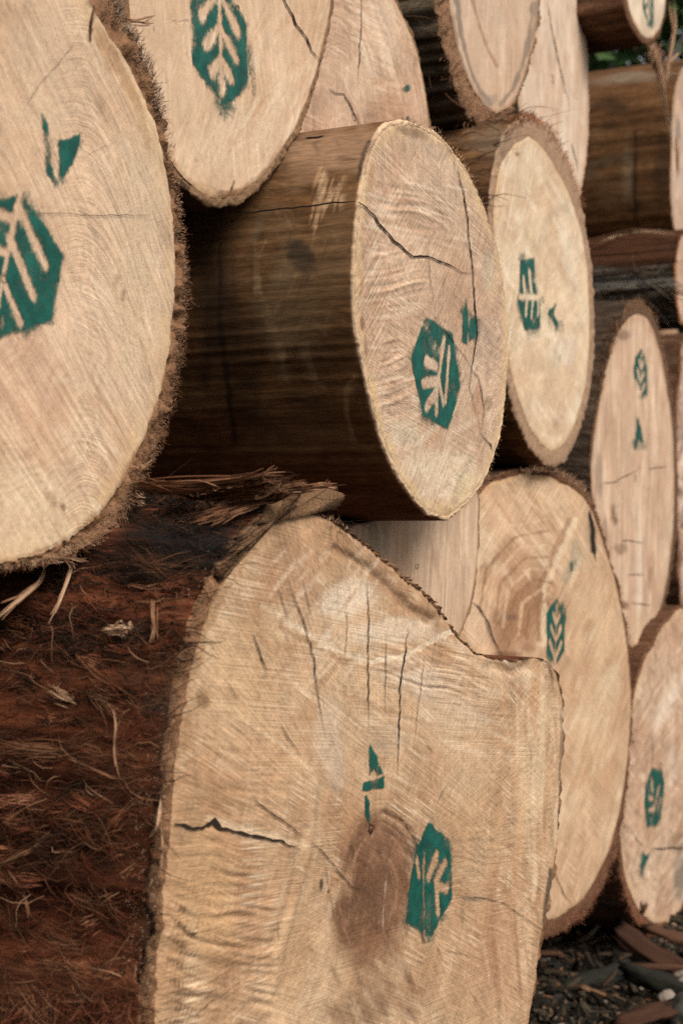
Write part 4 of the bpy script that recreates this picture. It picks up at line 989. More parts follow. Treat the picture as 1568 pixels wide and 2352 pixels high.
butt = make_log('huge flared butt log with dark oval heart, notched outline and shaggy red bark', 0.64, (850, 1900),
    [(690, 1180), (730, 1186), (790, 1216), (830, 1250), (880, 1292), (930, 1334), (990, 1388), (1025, 1430), (1050, 1468), (1085, 1502), (1130, 1517), (1180, 1521), (1225, 1510), (1258, 1518), (1280, 1560), (1290, 1620), (1292, 1700), (1284, 1830), (1277, 1950), (1262, 2050), (1242, 2150), (1228, 2250), (1212, 2352),
     (1180, 2700), (1060, 3120), (850, 3420), (640, 3380), (450, 3100), (372, 2700), (356, 2400), (360, 2280), (372, 2120), (384, 1980), (394, 1860), (402, 1750), (420, 1650), (446, 1520), (476, 1420), (512, 1340), (556, 1270), (604, 1222), (650, 1190)],
    outer=[(672, 1150), (620, 1180), (560, 1220), (512, 1285), (474, 1360), (446, 1440), (420, 1530), (400, 1620), (385, 1720), (372, 1830), (362, 1950), (350, 2080), (340, 2240), (330, 2400), (345, 2700), (430, 3120), (640, 3420)],
    thick=0.004, length=2.8, N=760, R=190, M=190, side=SHAGGY, seed=14, smooth=1.6, capj=0.006, edge=0.0022, samp=0.016, sfreq=(24, 2.2), lump=0.014, dmax=1.25, pith=(880, 2010),
    face=dict(c1=C(206, 170, 130), c2=C(174, 132, 94), rim=C(178, 136, 94), phi=-9, phi2=-26, saw=0.26, ray=0.30, ring=0.10, ringf=420, raw=0.30, pale=C(226, 200, 166), palea=0.6, rimw=0.04, rimstr=0.5, blotch=0.35, sawscale=(7, 400)),
    dabs=[(760, 1420, 120, 130, 20, C(206, 172, 136), 0.35), (800, 1370, 110, 50, -18, C(226, 204, 174), 0.75), (890, 1450, 130, 40, -6, C(224, 200, 170), 0.7), (960, 1560, 110, 50, 20, C(220, 196, 168), 0.6), (1040, 1640, 100, 60, 10, C(222, 198, 168), 0.6),
          (700, 1360, 60, 40, 20, C(170, 130, 98), 0.6), (900, 1350, 70, 34, 36, C(172, 132, 98), 0.6), (640, 1420, 60, 60, 0, C(216, 188, 150), 0.6), (755, 1700, 46, 150, -6, C(204, 178, 150), 0.6), (780, 1780, 30, 60, 10, C(170, 150, 126), 0.4), (600, 1760, 110, 120, 0, C(186, 142, 102), 0.45), (890, 1700, 60, 40, 0, C(176, 160, 134), 0.35),
          ('L', [(600, 1390), (680, 1440), (760, 1488), (850, 1520), (930, 1505), (1010, 1460), (1070, 1440)], 8, C(228, 204, 172), 0.8), ('L', [(640, 1440), (720, 1485), (800, 1525), (880, 1545), (960, 1530)], 9, C(164, 124, 90), 0.6), ('L', [(720, 1560), (800, 1600), (900, 1640), (1020, 1680)], 9, C(172, 132, 98), 0.45),
          ('L', [(490, 1600), (560, 1650), (640, 1706), (712, 1766)], 6, C(224, 192, 152), 0.7), ('L', [(500, 1410), (600, 1500), (700, 1590), (790, 1640)], 7, C(216, 184, 146), 0.5), ('L', [(480, 1880), (560, 1905), (640, 1925), (700, 1940)], 16, C(224, 196, 158), 0.6), (560, 1560, 110, 150, 10, C(196, 158, 114), 0.4), (470, 2050, 90, 240, 0, C(200, 162, 114), 0.45), (640, 1330, 120, 90, -35, C(182, 142, 108), 0.55), (600, 1420, 70, 60, 0, C(170, 130, 90), 0.45), (465, 1605, 22, 30, 0, C(126, 92, 56), 0.75), (430, 1660, 14, 30, 0, C(150, 110, 70), 0.6),
          (1060, 1700, 130, 170, 0, C(206, 172, 134), 0.5), (1240, 1700, 26, 190, 0, C(216, 186, 146), 0.65), (1210, 1560, 20, 40, 0, C(226, 196, 158), 0.7), (1130, 2200, 80, 160, 10, C(196, 152, 116), 0.4), (1090, 1920, 110, 130, 0, C(196, 160, 118), 0.35),
          (680, 2160, 60, 220, 12, C(196, 158, 116), 0.6), (720, 1860, 30, 120, 0, C(196, 164, 128), 0.5),
          ('L', [(770, 1270), (820, 1300), (880, 1340), (930, 1390), (980, 1420)], 16, C(150, 114, 80), 0.6), (860, 1300, 60, 30, 38, C(160, 122, 88), 0.5),
          (872, 2040, 112, 200, 3, C(118, 80, 53), 0.97, 0.6), (884, 1950, 60, 80, 0, C(150, 108, 78), 0.6), (850, 2060, 50, 50, 0, C(108, 74, 50), 0.5), (900, 2080, 40, 80, 0, C(146, 106, 76), 0.5), (810, 2100, 60, 70, 0, C(120, 86, 58), 0.5), (860, 2190, 80, 70, 0, C(150, 108, 76), 0.5), (900, 2290, 110, 60, 0, C(156, 116, 82), 0.6), (820, 2330, 80, 40, 0, C(130, 98, 70), 0.6),
          ('L', [(880, 1862), (922, 1884), (950, 1922), (967, 1970), (975, 2040), (974, 2120), (970, 2160)], 6, C(82, 56, 34), 0.8), ('L', [(880, 1862), (838, 1885), (806, 1950), (786, 2010)], 12, C(120, 86, 60), 0.4),
          *[('L', [(872 + rx_ * math.cos(a_), 2040 + rx_ * 1.85 * math.sin(a_)) for a_ in np.linspace(a0_, a0_ + 4.2, 18)], 4, cc_, 0.5) for rx_, a0_, cc_ in ((28, 2.0, C(112, 78, 52)), (42, 4.0, C(170, 126, 94)), (56, 1.0, C(112, 78, 52)), (70, 3.0, C(172, 130, 98)), (84, 3.6, C(108, 74, 50)), (97, 2.4, C(166, 124, 90)))],
          ('L', [(737, 2024), (738, 2044)], 10, C(64, 48, 26), 1.0), ('L', [(746, 2040), (752, 2048)], 7, C(90, 68, 40), 0.9), (880, 2110, 3, 40, 4, C(206, 184, 156), 0.6), (886, 2035, 3, 30, 4, C(206, 184, 156), 0.6),  # dark square stroke paints the shade inside a small hole
          (1095, 2064, 50, 9, 3, C(120, 104, 86), 0.6), (1070, 1960, 70, 60, 0, C(176, 142, 108), 0.35), ('L', [(1180, 2080), (1186, 2180), (1194, 2300)], 5, C(150, 100, 66), 0.5), ('L', [(1130, 2150), (1140, 2230)], 6, C(150, 100, 66), 0.5),
          (1165, 1535, 36, 16, 10, C(166, 124, 90), 0.6), (1246, 1516, 14, 8, 0, C(60, 44, 34), 0.8), ('L', [(1256, 1520), (1268, 1560), (1274, 1600)], 5, C(90, 76, 64), 0.8), ('L', [(1288, 1640), (1289, 1720), (1284, 1790)], 5, C(112, 94, 76), 0.7), ('L', [(1266, 2000), (1260, 2060), (1250, 2120)], 9, C(70, 62, 50), 0.85),
          ('L', [(515, 1300), (570, 1240), (620, 1206)], 24, C(150, 112, 78), 0.6), ('L', [(430, 1560), (470, 1440), (512, 1350)], 20, C(150, 112, 74), 0.55)]
         + strokes(1180, 1290, 1540, 2060, 60, 92, 110, 6, [C(226, 198, 160), C(176, 134, 96), C(218, 186, 146), C(196, 150, 108)], 0.55, 3)
         + strokes(1090, 1220, 2080, 2352, 26, 84, 90, 7, [C(186, 140, 104), C(214, 178, 140), C(168, 122, 86)], 0.45, 4)
         + strokes(640, 900, 1260, 1560, 40, -52, 60, 8, [C(226, 200, 168), C(222, 192, 158), C(170, 130, 96)], 0.5, 5)
         + strokes(860, 1180, 1420, 1800, 50, 24, 90, 9, [C(226, 198, 164), C(178, 138, 102), C(222, 190, 154)], 0.42, 6)
         + strokes(420, 700, 1560, 1880, 50, 12, 70, 6, [C(214, 180, 138), C(168, 126, 86)], 0.35, 7)
         + strokes(630, 760, 1950, 2352, 36, 108, 80, 8, [C(210, 172, 132), C(176, 134, 98), C(218, 184, 148)], 0.42, 8)
         + strokes(760, 960, 2200, 2352, 40, 60, 40, 9, [C(110, 78, 52), C(206, 172, 136), C(140, 104, 74)], 0.6, 9)
         + strokes(780, 960, 1880, 2180, 70, 80, 22, 7, [C(104, 70, 46), C(164, 120, 88), C(90, 62, 42)], 0.45, 10)
         + [(420 + 16 * math.sin(i * 2.1), 2085 + i * 15.5, 38, 5.5, 30 - 1.6 * i + 8 * math.sin(i * 3.3), C(92, 64, 38), 0.8) for i in range(18)]
         + [(440 + 8 * math.sin(i * 2.7), 2092 + i * 15.5, 26, 5.5, 16 - 1.5 * i + 9 * math.sin(i * 2.3), C(220, 186, 144), 0.6) for i in range(17)]
         + [(470 + 30 * math.sin(i * 1.7), 2000 + i * 17, 44, 5, 10 + 9 * math.sin(i * 2.3), C(160, 118, 78), 0.5) for i in range(21)]
         + [(560 + 26 * math.sin(i * 1.3), 1960 + i * 18, 40, 5, 8, C(164, 124, 84), 0.45) for i in range(21)],
    ribs=[(500, 2140, 170, 260, 17, 9, 0.0014), (560, 1800, 120, 80, 12, 8, 0.0005), (1100, 1960, 100, 80, 12, 4, 0.0005), (1000, 1560, 160, 120, 14, 20, 0.0005)],
    creases=[([(770, 1262), (830, 1296), (890, 1345), (940, 1400), (985, 1425)], 10, -0.0035), ([(720, 1800), (716, 1900), (700, 1980), (680, 2060), (645, 2180), (605, 2320)], 10, 0.0018), ([(700, 1900), (690, 1960), (660, 2080), (620, 2200)], 10, -0.0015),
             ([(885, 1866), (930, 1890), (960, 1935), (976, 2000), (980, 2080), (976, 2150)], 5, -0.002), ([(1180, 1530), (1196, 1700), (1190, 1900), (1180, 2050)], 9, -0.0012), ([(1226, 1530), (1240, 1700), (1226, 1900)], 10, 0.0012), ([(1130, 1530), (1180, 1545), (1215, 1530)], 10, -0.003)],
    cracks=[([(397, 1895), (420, 1897), (440, 1902), (462, 1900), (475, 1890), (490, 1889), (505, 1903), (520, 1905), (560, 1916), (600, 1924), (640, 1932), (690, 1950)], 8.0, 0.5), ([(478, 1900), (492, 1882), (510, 1908)], 9.0, 0.3),
            ([(655, 1325), (672, 1372), (690, 1420), (706, 1470), (715, 1512), (720, 1560), (728, 1605), (738, 1650), (746, 1700)], 3.0), ([(690, 1330), (700, 1370), (712, 1420)], 2.0), ([(843, 1328), (845, 1420), (843, 1500), (845, 1600), (844, 1690)], 2.6), ([(793, 1390), (796, 1450), (792, 1515)], 1.6), ([(885, 1450), (883, 1540), (886, 1650)], 1.8),
            ([(936, 1440), (925, 1510), (917, 1580), (914, 1680), (911, 1784)], 3.0), ([(972, 1500), (955, 1640), (945, 1740)], 1.3), ([(577, 1456), (590, 1490), (600, 1520), (612, 1546)], 3.6), ([(522, 1570), (535, 1592), (549, 1616)], 2.4), ([(505, 1622), (535, 1650), (570, 1670), (600, 1692)], 1.4), ([(640, 1660), (660, 1695), (690, 1736)], 2.4), ([(635, 1345), (650, 1400), (660, 1440)], 1.6),
            ([(575, 1825), (590, 1845), (612, 1860), (640, 1880), (668, 1902), (705, 1930)], 3.4), ([(705, 1930), (735, 1955), (760, 1980), (780, 2010), (800, 2034), (850, 2052)], 2.6), ([(742, 1985), (762, 2100), (770, 2130)], 1.5), ([(1050, 2060), (1110, 2062), (1160, 2076), (1200, 2105), (1246, 2140)], 1.8), ([(975, 1710), (995, 1732)], 1.6), ([(1025, 1800), (1000, 1850)], 1.0),
            ([(480, 1990), (500, 1997)], 2.0), ([(420, 2145), (450, 2142), (480, 2134)], 2.2), ([(440, 2330), (470, 2310), (500, 2285)], 2.0), ([(1000, 2170), (1010, 2200)], 1.6), ([(1020, 2180), (1090, 2200)], 1.4), ([(1075, 2270), (1110, 2330)], 1.2), ([(700, 2170), (720, 2185)], 1.6), ([(640, 2160), (634, 2100)], 1.2)],
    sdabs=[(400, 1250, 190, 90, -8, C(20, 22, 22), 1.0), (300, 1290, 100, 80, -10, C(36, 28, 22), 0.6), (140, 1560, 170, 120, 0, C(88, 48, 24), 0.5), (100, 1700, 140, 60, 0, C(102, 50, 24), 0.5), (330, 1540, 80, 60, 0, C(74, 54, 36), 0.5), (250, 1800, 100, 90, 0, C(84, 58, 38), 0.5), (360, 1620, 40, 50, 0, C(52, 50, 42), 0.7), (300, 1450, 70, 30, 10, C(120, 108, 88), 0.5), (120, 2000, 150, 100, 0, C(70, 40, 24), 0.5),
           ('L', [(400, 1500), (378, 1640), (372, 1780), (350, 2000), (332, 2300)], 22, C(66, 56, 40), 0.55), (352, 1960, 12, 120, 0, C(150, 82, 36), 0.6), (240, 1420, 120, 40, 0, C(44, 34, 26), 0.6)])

corner = make_log('lowest log end near the ground litter, teal marks smeared, grey stain low on it', 0.89, (1515, 1760),
    [(1566, 1396), (1538, 1425), (1498, 1486), (1468, 1550), (1447, 1650), (1427, 1780), (1419, 1880), (1429, 1980), (1453, 2060), (1488, 2108), (1522, 2116), (1558, 2095), (1588, 2010), (1604, 1880), (1608, 1700), (1602, 1550), (1590, 1440)],
    outer=[(1424, 1900), (1424, 1990), (1444, 2076), (1484, 2134), (1524, 2144), (1564, 2120)],
    thick=0.008, length=2.4, N=360, R=100, side=REDB, seed=15, capj=0.004, pith=(1520, 1960),
    face=dict(c1=C(204, 170, 138), c2=C(184, 144, 112), rim=C(196, 158, 116), phi=20, phi2=-22, saw=0.34, ray=0.2, ring=0.05, raw=0.16, pale=PALE, palea=0.4, rimw=0.05, blotch=0.35, sawscale=(8, 70)),
    dabs=[(1530, 1620, 22, 100, 28, C(228, 204, 178), 0.7), (1470, 1700, 40, 90, 0, C(184, 142, 110), 0.5), (1560, 2010, 26, 90, 8, C(116, 108, 94), 0.75), (1555, 1935, 30, 26, 0, C(120, 88, 60), 0.6), (1545, 1760, 24, 60, 0, C(220, 194, 166), 0.5), (1480, 2050, 24, 40, 0, C(206, 178, 146), 0.5)] + strokes(1440, 1570, 1480, 2080, 60, -50, 36, 6, [C(222, 194, 162), C(168, 128, 96)], 0.5, 23),
    cracks=[([(1496, 1946), (1520, 1948), (1545, 1946), (1575, 1950)], 4.0), ([(1445, 1900), (1462, 1930), (1480, 1945)], 1.6), ([(1500, 1690), (1497, 1760)], 1.5)])

edge_log = make_log('rough pinkish log end with brown patches, beside the slim leaf-marked one', 1.06, (1587, 1080),
    [(1560, 880), (1555, 1000), (1554, 1100), (1556, 1250), (1562, 1380), (1578, 1410), (1605, 1320), (1618, 1100), (1606, 880), (1584, 770), (1568, 800)],
    thick=0.012, length=2.2, N=260, R=60, side=REDB, seed=16, capj=0.006,
    face=dict(c1=C(206, 172, 148), c2=C(178, 136, 108), rim=C(130, 92, 62), phi=5, phi2=30, saw=0.5, ray=0.1, ring=0.1, raw=0.3, pale=PALE, palea=0.5, rimw=0.12, blotch=0.9, sawscale=(8, 40)),
    dabs=[(1562, 1130, 14, 20, 0, DRK, 0.7), (1560, 1290, 10, 30, 0, DRK, 0.7), (1566, 1210, 12, 12, 0, C(110, 74, 48), 0.7)], hamp=0.008)

# ------------------------------------------------------------------ spray marks
block_mark(near, [(56, 446), (146, 588), (120, 734), (2, 774), (-80, 640), (-52, 474)], [(42, 474, 104, 608, 11.5), (22, 545, 78, 680, 11.5), (4, 640, 48, 742, 11), (50, 425, -5, 700, 9), (-30, 478, 28, 500, 11), (-30, 560, 12, 580, 11)], 6, 0.62)
poly_mark(near, [[(97, 262), (108, 280), (115, 330), (127, 424), (117, 410), (108, 400), (101, 330)], [(132, 320), (150, 322), (163, 318), (184, 305), (182, 335), (166, 375), (142, 412), (136, 400), (138, 360)]], soft=5)
smear(near, 85, 296, 22, 14, 40, 0.22)
leaf_mark(upper, 506, 98, 0.070, 184, soft=0.075)
smear(back_upper, 934, 203, 15, 16, 0, 0.9); smear(back_upper, 915, 150, 34, 60, 0, 0.24); smear(back_upper, 921, 274, 7, 8, 0, 0.7); smear(back_upper, 936, 272, 6, 10, 0, 1.0)
block_mark(centre, [(975, 726), (944, 824), (972, 952), (1029, 986), (1056, 889), (1036, 768)], [(1030, 799, 1023, 921, 4.5), (1006, 860, 1018, 926, 5), (978, 829, 1001, 842, 7), (972, 880, 1001, 874, 7), (980, 934, 1000, 903, 7), (1003, 946, 1002, 905, 6), (1018, 780, 1001, 905, 5.5)], 4, 0.37)
poly_mark(centre, [[(1068, 684), (1074, 715), (1075, 760), (1070, 790), (1060, 786), (1061, 742)], [(1079, 738), (1085, 728), (1096, 738), (1098, 750), (1090, 772), (1078, 784), (1076, 770)]], soft=4)
smear(centre, 945, 985, 16, 60, 20, 0.3); smear(centre, 1125, 740, 18, 90, 0, 0.16)
block_mark(ringed, [(1194, 597), (1226, 594), (1230, 665), (1241, 700), (1236, 756), (1204, 758), (1188, 690), (1193, 645)], [(1201, 636, 1203, 674, 3.2), (1213, 622, 1219, 672, 3.2), (1192, 681, 1235, 683, 3.6), (1208, 687, 1206, 722, 3.2), (1222, 685, 1219, 728, 3.2), (1235, 690, 1234, 722, 2.8)], 4, 0.31)
poly_mark(ringed, [[(1277, 693), (1256, 720), (1262, 733), (1269, 740), (1280, 756), (1278, 738), (1271, 722)]], soft=2.5)
smear(ringed, 1280, 825, 14, 34, 10, 0.4)
leaf_mark(top_far, 1487, 5, 0.070, 180, soft=0.08)
leaf_mark(slim, 1470, 862, 0.072, -4, soft=0.06, fade=(0.5, 0.9, -1.1, -0.45))
poly_mark(slim, [[(1462, 960), (1466, 963), (1475, 1008), (1477, 1026), (1470, 1014), (1464, 1010), (1461, 1030), (1457, 1024), (1459, 990)]], soft=3, strength=0.9)
leaf_mark(folded, 1276, 1452, 0.071, -6, soft=0.06)
smear(folded, 1312, 1300, 12, 24, 20, 0.55)
block_mark(butt, [(984, 1890), (1032, 1926), (1035, 2060), (989, 2155), (930, 2116), (952, 1966)], [(985, 2014, 1004, 1960, 6), (1000, 2024, 1022, 1980, 6), (1002, 2034, 1023, 2042, 7), (1003, 2046, 1006, 2094, 7), (976, 1960, 974, 2140, 4), (958, 1975, 962, 2008, 7)], 6, 0.38)
poly_mark(butt, [[(848, 1708), (852, 1712), (866, 1742), (879, 1777), (866, 1782), (858, 1768), (848, 1779), (849, 1745)], [(834, 1797), (883, 1782), (881, 1810), (832, 1816)], [(837, 1826), (845, 1838), (846, 1862), (845, 1895), (838, 1872)]], soft=2.6)
smear(butt, 1056, 2110, 12, 50, 8, 0.3); smear(butt, 838, 1860, 12, 40, 0, 0.3)
block_mark(corner, [(1497, 1765), (1518, 1772), (1524, 1800), (1520, 1850), (1506, 1896), (1484, 1897), (1478, 1850), (1482, 1805)], [(1496, 1790, 1497, 1812, 2.5), (1504, 1840, 1514, 1802, 2.2), (1508, 1868, 1517, 1832, 2.0), (1490, 1860, 1500, 1858, 2.6), (1489, 1830, 1496, 1834, 2.2)], 5, 0.25)
poly_mark(corner, [[(1474, 1955), (1484, 1966), (1492, 1958), (1488, 1978), (1480, 1990), (1472, 2012), (1470, 1985)]], soft=4)
smear(corner, 1455, 2030, 9, 44, -8, 0.4); smear(corner, 1490, 1700, 14, 50, 20, 0.25)

# ------------------------------------------------------------------ loose bark and fibres
side_strip(centre, [(818, 463), (770, 466), (700, 474), (640, 481), (560, 489)], 4.0, 'side_crack', CRACK)
side_strip(centre, [(700, 318), (728, 316), (744, 312)], 5.0, 'side_crack', CRACK)

def circle_px(cx, cy, k, r, n=28):
    u, v = uv(cx, cy, k); a = np.linspace(0, 2 * np.pi, n, endpoint=False)
    x, y = topx(u + r * np.cos(a), v + r * np.sin(a), k)
    return list(zip(x, y))


deep = dict(c1=TAN2, c2=BRN, rim=BRN, phi=80, phi2=70, saw=0.2, ray=0.05, ring=0.1, raw=0.2, pale=PALE, palea=0.2)  # for filler logs added deep in the gaps to stop light leaking through
make_log('dark filler log added to block light in the gap above the slim leaf-marked one', 1.22, (1536, 800), circle_px(1536, 800, 1.22, 0.16), N=160, R=24, M=24, length=2.0, side=SHAGGY2, seed=17, face=deep)
make_log('filler log added to keep the gap dark between the barkless one and the cream ringed one', 1.20, (1190, 1010), circle_px(1190, 1010, 1.2, 0.2), N=160, R=24, M=24, length=2.0, side=SHAGGY2, seed=18, face=deep)
make_log('filler log added to darken the gap below the large fuzzy rimmed one', 1.25, (250, 1240), circle_px(250, 1240, 1.25, 0.17), N=160, R=24, M=24, length=2.0, side=SHAGGY2, seed=19, face=deep)
make_log('dark filler log added to block light low behind the folded one, close to the ground litter', 1.16, (1400, 1950), circle_px(1400, 1950, 1.16, 0.25), N=160, R=24, M=40, length=2.0, side=SHAGGY2, seed=20, face=deep)

rim_fuzz(near, -95, 75, 16000, 0.0008, 0.0045, FIB, (0.45, 1.0), w=0.00036, seed=21, depth=0.012, fwd=0.8, outw=0.45)
rim_fuzz(near, -100, 75, 2600, 0.003, 0.011, FIBR, (0.45, 1.0), w=0.00045, seed=22, depth=0.03, inner=0.85, fwd=0.05, outw=1.0)
rim_fuzz(near, 38, 62, 900, 0.006, 0.016, FIBD, (0.4, 1.0), w=0.0006, seed=23, depth=0.02, inner=0.6, fwd=0.1, outw=1.0)
ribbons(near, 'bark_splinter', [
    ([(276, 46, 0.004), (318, 50, 0.0), (358, 42, -0.006)], 0.006, 0.75),
    ([(165, 1285, 0.012), (158, 1330, 0.004), (140, 1375, 0.0), (112, 1428, -0.01)], 0.005, 0.72),
    ([(105, 1300, 0.03), (92, 1338, 0.02), (40, 1378, 0.0), (-8, 1416, -0.02)], 0.006, 0.7),
    ([(285, 1170, 0.01), (294, 1198, 0.0), (303, 1226, -0.004)], 0.004, 0.66),
    ([(270, 1168, 0.01), (262, 1196, 0.0), (252, 1208, 0.0)], 0.003, 0.6),
    ([(246, 1226, 0.01), (268, 1232, 0.0), (286, 1240, 0.0)], 0.003, 0.7),
    ([(300, 1080, 0.01), (328, 1075, 0.0), (352, 1058, -0.005)], 0.003, 0.8),
    ([(300, 1090, 0.01), (318, 1076, 0.0), (316, 1072, 0.0)], 0.003, 0.75),
    ([(218, 10, 0.0), (210, 50, -0.002), (208, 96, -0.002)], 0.003, 0.3)], FIB)
r_ = np.random.default_rng(5)
ribbons(near, 'bark_tuft', [([(284 + r_.normal(0, 5), 1128 + i * 1.5, 0.02), (312, 1126 + i * 1.9 + r_.normal(0, 4), 0.004), (332 + r_.normal(0, 5), 1124 + i * 2.3 + r_.normal(0, 5), -0.004)], 0.0022, 0.55 + 0.4 * r_.random()) for i in range(20)]
        + [([(180 + r_.normal(0, 14), 1280, 0.03), (185 + r_.normal(0, 10), 1310, 0.02), (188 + r_.normal(0, 18), 1345 + r_.normal(0, 14), 0.01)], 0.0018, 0.3 + 0.6 * r_.random()) for i in range(26)]
        + [([(90 + 110 * r_.random(), 1272 + r_.normal(0, 6), 0.01), (90 + 120 * r_.random(), 1292 + r_.normal(0, 8), 0.0)], 0.0018, 0.3 + 0.6 * r_.random()) for i in range(24)], FIB, strands=2, together=True)

# the butt log: lifted bark plates, stringy flank, tangle of fibres low down
slab(butt, 'bark_flap', [(498, 1330), (520, 1285), (560, 1225), (600, 1184), (640, 1150), (690, 1124), (745, 1112), (770, 1120), (772, 1140), (738, 1156), (700, 1160), (664, 1166), (640, 1186), (600, 1216), (556, 1262), (520, 1318)], -0.004, 0.5, DARKB, steps=60, jit=0.016, seed=31, taper=0.75)
ribbons(butt, 'bark_fibres', [([(320 + r_.normal(0, 20), 1118 + r_.normal(0, 8), 0.02), (450, 1108 + q * 1.2 + r_.normal(0, 4), 0.03), (560, 1098 + q * 1.3 + r_.normal(0, 4), 0.035), (640 + r_.normal(0, 34), 1086 + q * 1.6 + r_.normal(0, 5), 0.04)], 0.007, 0.12 + 0.42 * r_.random()) for q in range(34)], FIB, on_flank=True, strands=5, together=True)
ribbons(butt, 'bark_fibres', [([(470 + r_.normal(0, 30), 1180 + q * 1.0, 0.03), (560, 1150 + q * 1.0 + r_.normal(0, 4), 0.03), (640 + r_.normal(0, 12), 1120 + q * 0.9 + r_.normal(0, 4), 0.035), (700 + r_.normal(0, 30), 1108 + q * 0.5 + r_.normal(0, 3), 0.03)], 0.006, 0.1 + 0.5 * r_.random()) for q in range(24)], FIB, on_flank=True, strands=4, together=True)
ribbons(butt, 'bark_tuft', [([(700 + r_.normal(0, 20), 1114 + q * 1.1, 0.0), (740 + r_.normal(0, 8), 1112 + q * 1.1 + r_.normal(0, 3), -0.002), (768 + r_.normal(0, 9), 1112 + q * 1.2 + r_.normal(0, 4), -0.004)], 0.003, 0.35 + 0.45 * r_.random()) for q in range(38)], FIB, strands=3, together=True)
bundles(butt, 'bark_strips', 130, 204, 0.05, 0.75, 300, 20, 0.02, 0.06, FIB, (0.0, 0.45), 0.0005, 0.22, 0.006, 51)
bundles(butt, 'bark_strips', 140, 206, 0.03, 0.6, 300, 20, 0.012, 0.04, FIBR, (0.05, 0.7), 0.0005, 0.45, 0.008, 52, wid=0.003)
bundles(butt, 'bark_strips', 150, 206, 0.05, 0.5, 26, 26, 0.03, 0.06, FIB, (0.5, 0.85), 0.0006, 0.7, 0.014, 53, wid=0.0025, fan=0.15)
bundles(butt, 'bark_strips', 190, 208, 0.03, 0.5, 700, 16, 0.012, 0.05, FIBR, (0.1, 0.85), 0.0005, 1.2, 0.02, 54, out=0.012, wid=0.005, fan=0.5)
bundles(butt, 'bark_strips', 105, 140, 0.05, 0.9, 160, 20, 0.02, 0.07, FIBD, (0.0, 0.3), 0.0006, 0.18, 0.008, 55)
rim_fuzz(butt, 100, 260, 9000, 0.002, 0.006, FIB, (0.5, 1.0), w=0.0004, seed=24, depth=0.03, inner=0.0, fwd=0.15, outw=0.8)
side_fibres(butt, 118, 210, 0.0, 0.9, 20000, 0.012, 0.05, FIB, (0.0, 0.55), w=0.0005, spread=0.30, lift=0.005, seed=25, clump=5)
side_fibres(butt, 187, 208, 0.0, 0.6, 16000, 0.008, 0.026, FIBR, (0.0, 0.75), w=0.0004, spread=1.3, lift=0.012, seed=36, clump=4, out=0.014, curl=0.4)
side_fibres(butt, 190, 208, 0.0, 0.6, 14000, 0.008, 0.030, FIB, (0.1, 0.75), w=0.0004, spread=1.0, lift=0.008, seed=26, clump=5, out=0.010, curl=0.35)
side_fibres(butt, 140, 205, 0.0, 0.7, 9000, 0.008, 0.028, FIBR, (0.0, 0.5), w=0.0004, spread=0.45, lift=0.005, seed=27, clump=7, out=0.004, curl=0.3)
side_fibres(butt, 140, 200, 0.0, 0.5, 900, 0.015, 0.045, FIB, (0.4, 0.75), w=0.0005, spread=0.8, lift=0.012, seed=33, clump=7, out=0.006, curl=0.4)
side_fibres(butt, 100, 150, 0.0, 1.0, 12000, 0.012, 0.06, FIBD, (0.0, 0.4), w=0.0006, spread=0.2, lift=0.005, seed=28, clump=5)
ribbons(butt, 'bark_strip', [
    ([(352, 1380, 0.01), (350, 1410, 0.014), (354, 1445, 0.012), (348, 1476, 0.01)], 0.0056, 0.62),
    ([(362, 1392, 0.01), (362, 1420, 0.012), (360, 1452, 0.01), (364, 1470, 0.01)], 0.0032, 0.50),
    ([(290, 1345, 0.01), (330, 1352, 0.012), (372, 1348, 0.012), (420, 1338, 0.008)], 0.0048, 0.34),
    ([(260, 1632, 0.01), (268, 1660, 0.012), (262, 1705, 0.012), (265, 1752, 0.01), (274, 1792, 0.01)], 0.0048, 0.54),
    ([(300, 1628, 0.01), (282, 1640, 0.012), (270, 1668, 0.012)], 0.0032, 0.46),
    ([(150, 1742, 0.006), (190, 1756, 0.01), (240, 1778, 0.01), (288, 1796, 0.008)], 0.0040, 0.44),
    ([(288, 1796, 0.008), (300, 1822, 0.01), (330, 1836, 0.01), (372, 1842, 0.01)], 0.0032, 0.44),
    ([(372, 1834, 0.01), (370, 1870, 0.012), (360, 1902, 0.012), (344, 1926, 0.01)], 0.0040, 0.74),
    ([(368, 1896, 0.01), (374, 1930, 0.012), (372, 1975, 0.012), (368, 2012, 0.01)], 0.0024, 0.69),
    ([(0, 1712, 0.006), (60, 1726, 0.01), (150, 1742, 0.008)], 0.0040, 0.34),
    ([(0, 1985, 0.015), (40, 1970, 0.02), (90, 1940, 0.02), (120, 1912, 0.02)], 0.0048, 0.50),
    ([(20, 2000, 0.015), (50, 2040, 0.02), (62, 2080, 0.02), (66, 2110, 0.02)], 0.0040, 0.44),
    ([(170, 1860, 0.01), (200, 1905, 0.012), (222, 1950, 0.01)], 0.0048, 0.29),
    ([(450, 1155, 0.03), (545, 1148, 0.035), (600, 1142, 0.04), (626, 1128, 0.045), (646, 1108, 0.05)], 0.006, 1.0),
    ([(240, 1450, 0.01), (275, 1446, 0.012), (310, 1440, 0.01)], 0.012, 0.86)], FIB, on_flank=True)

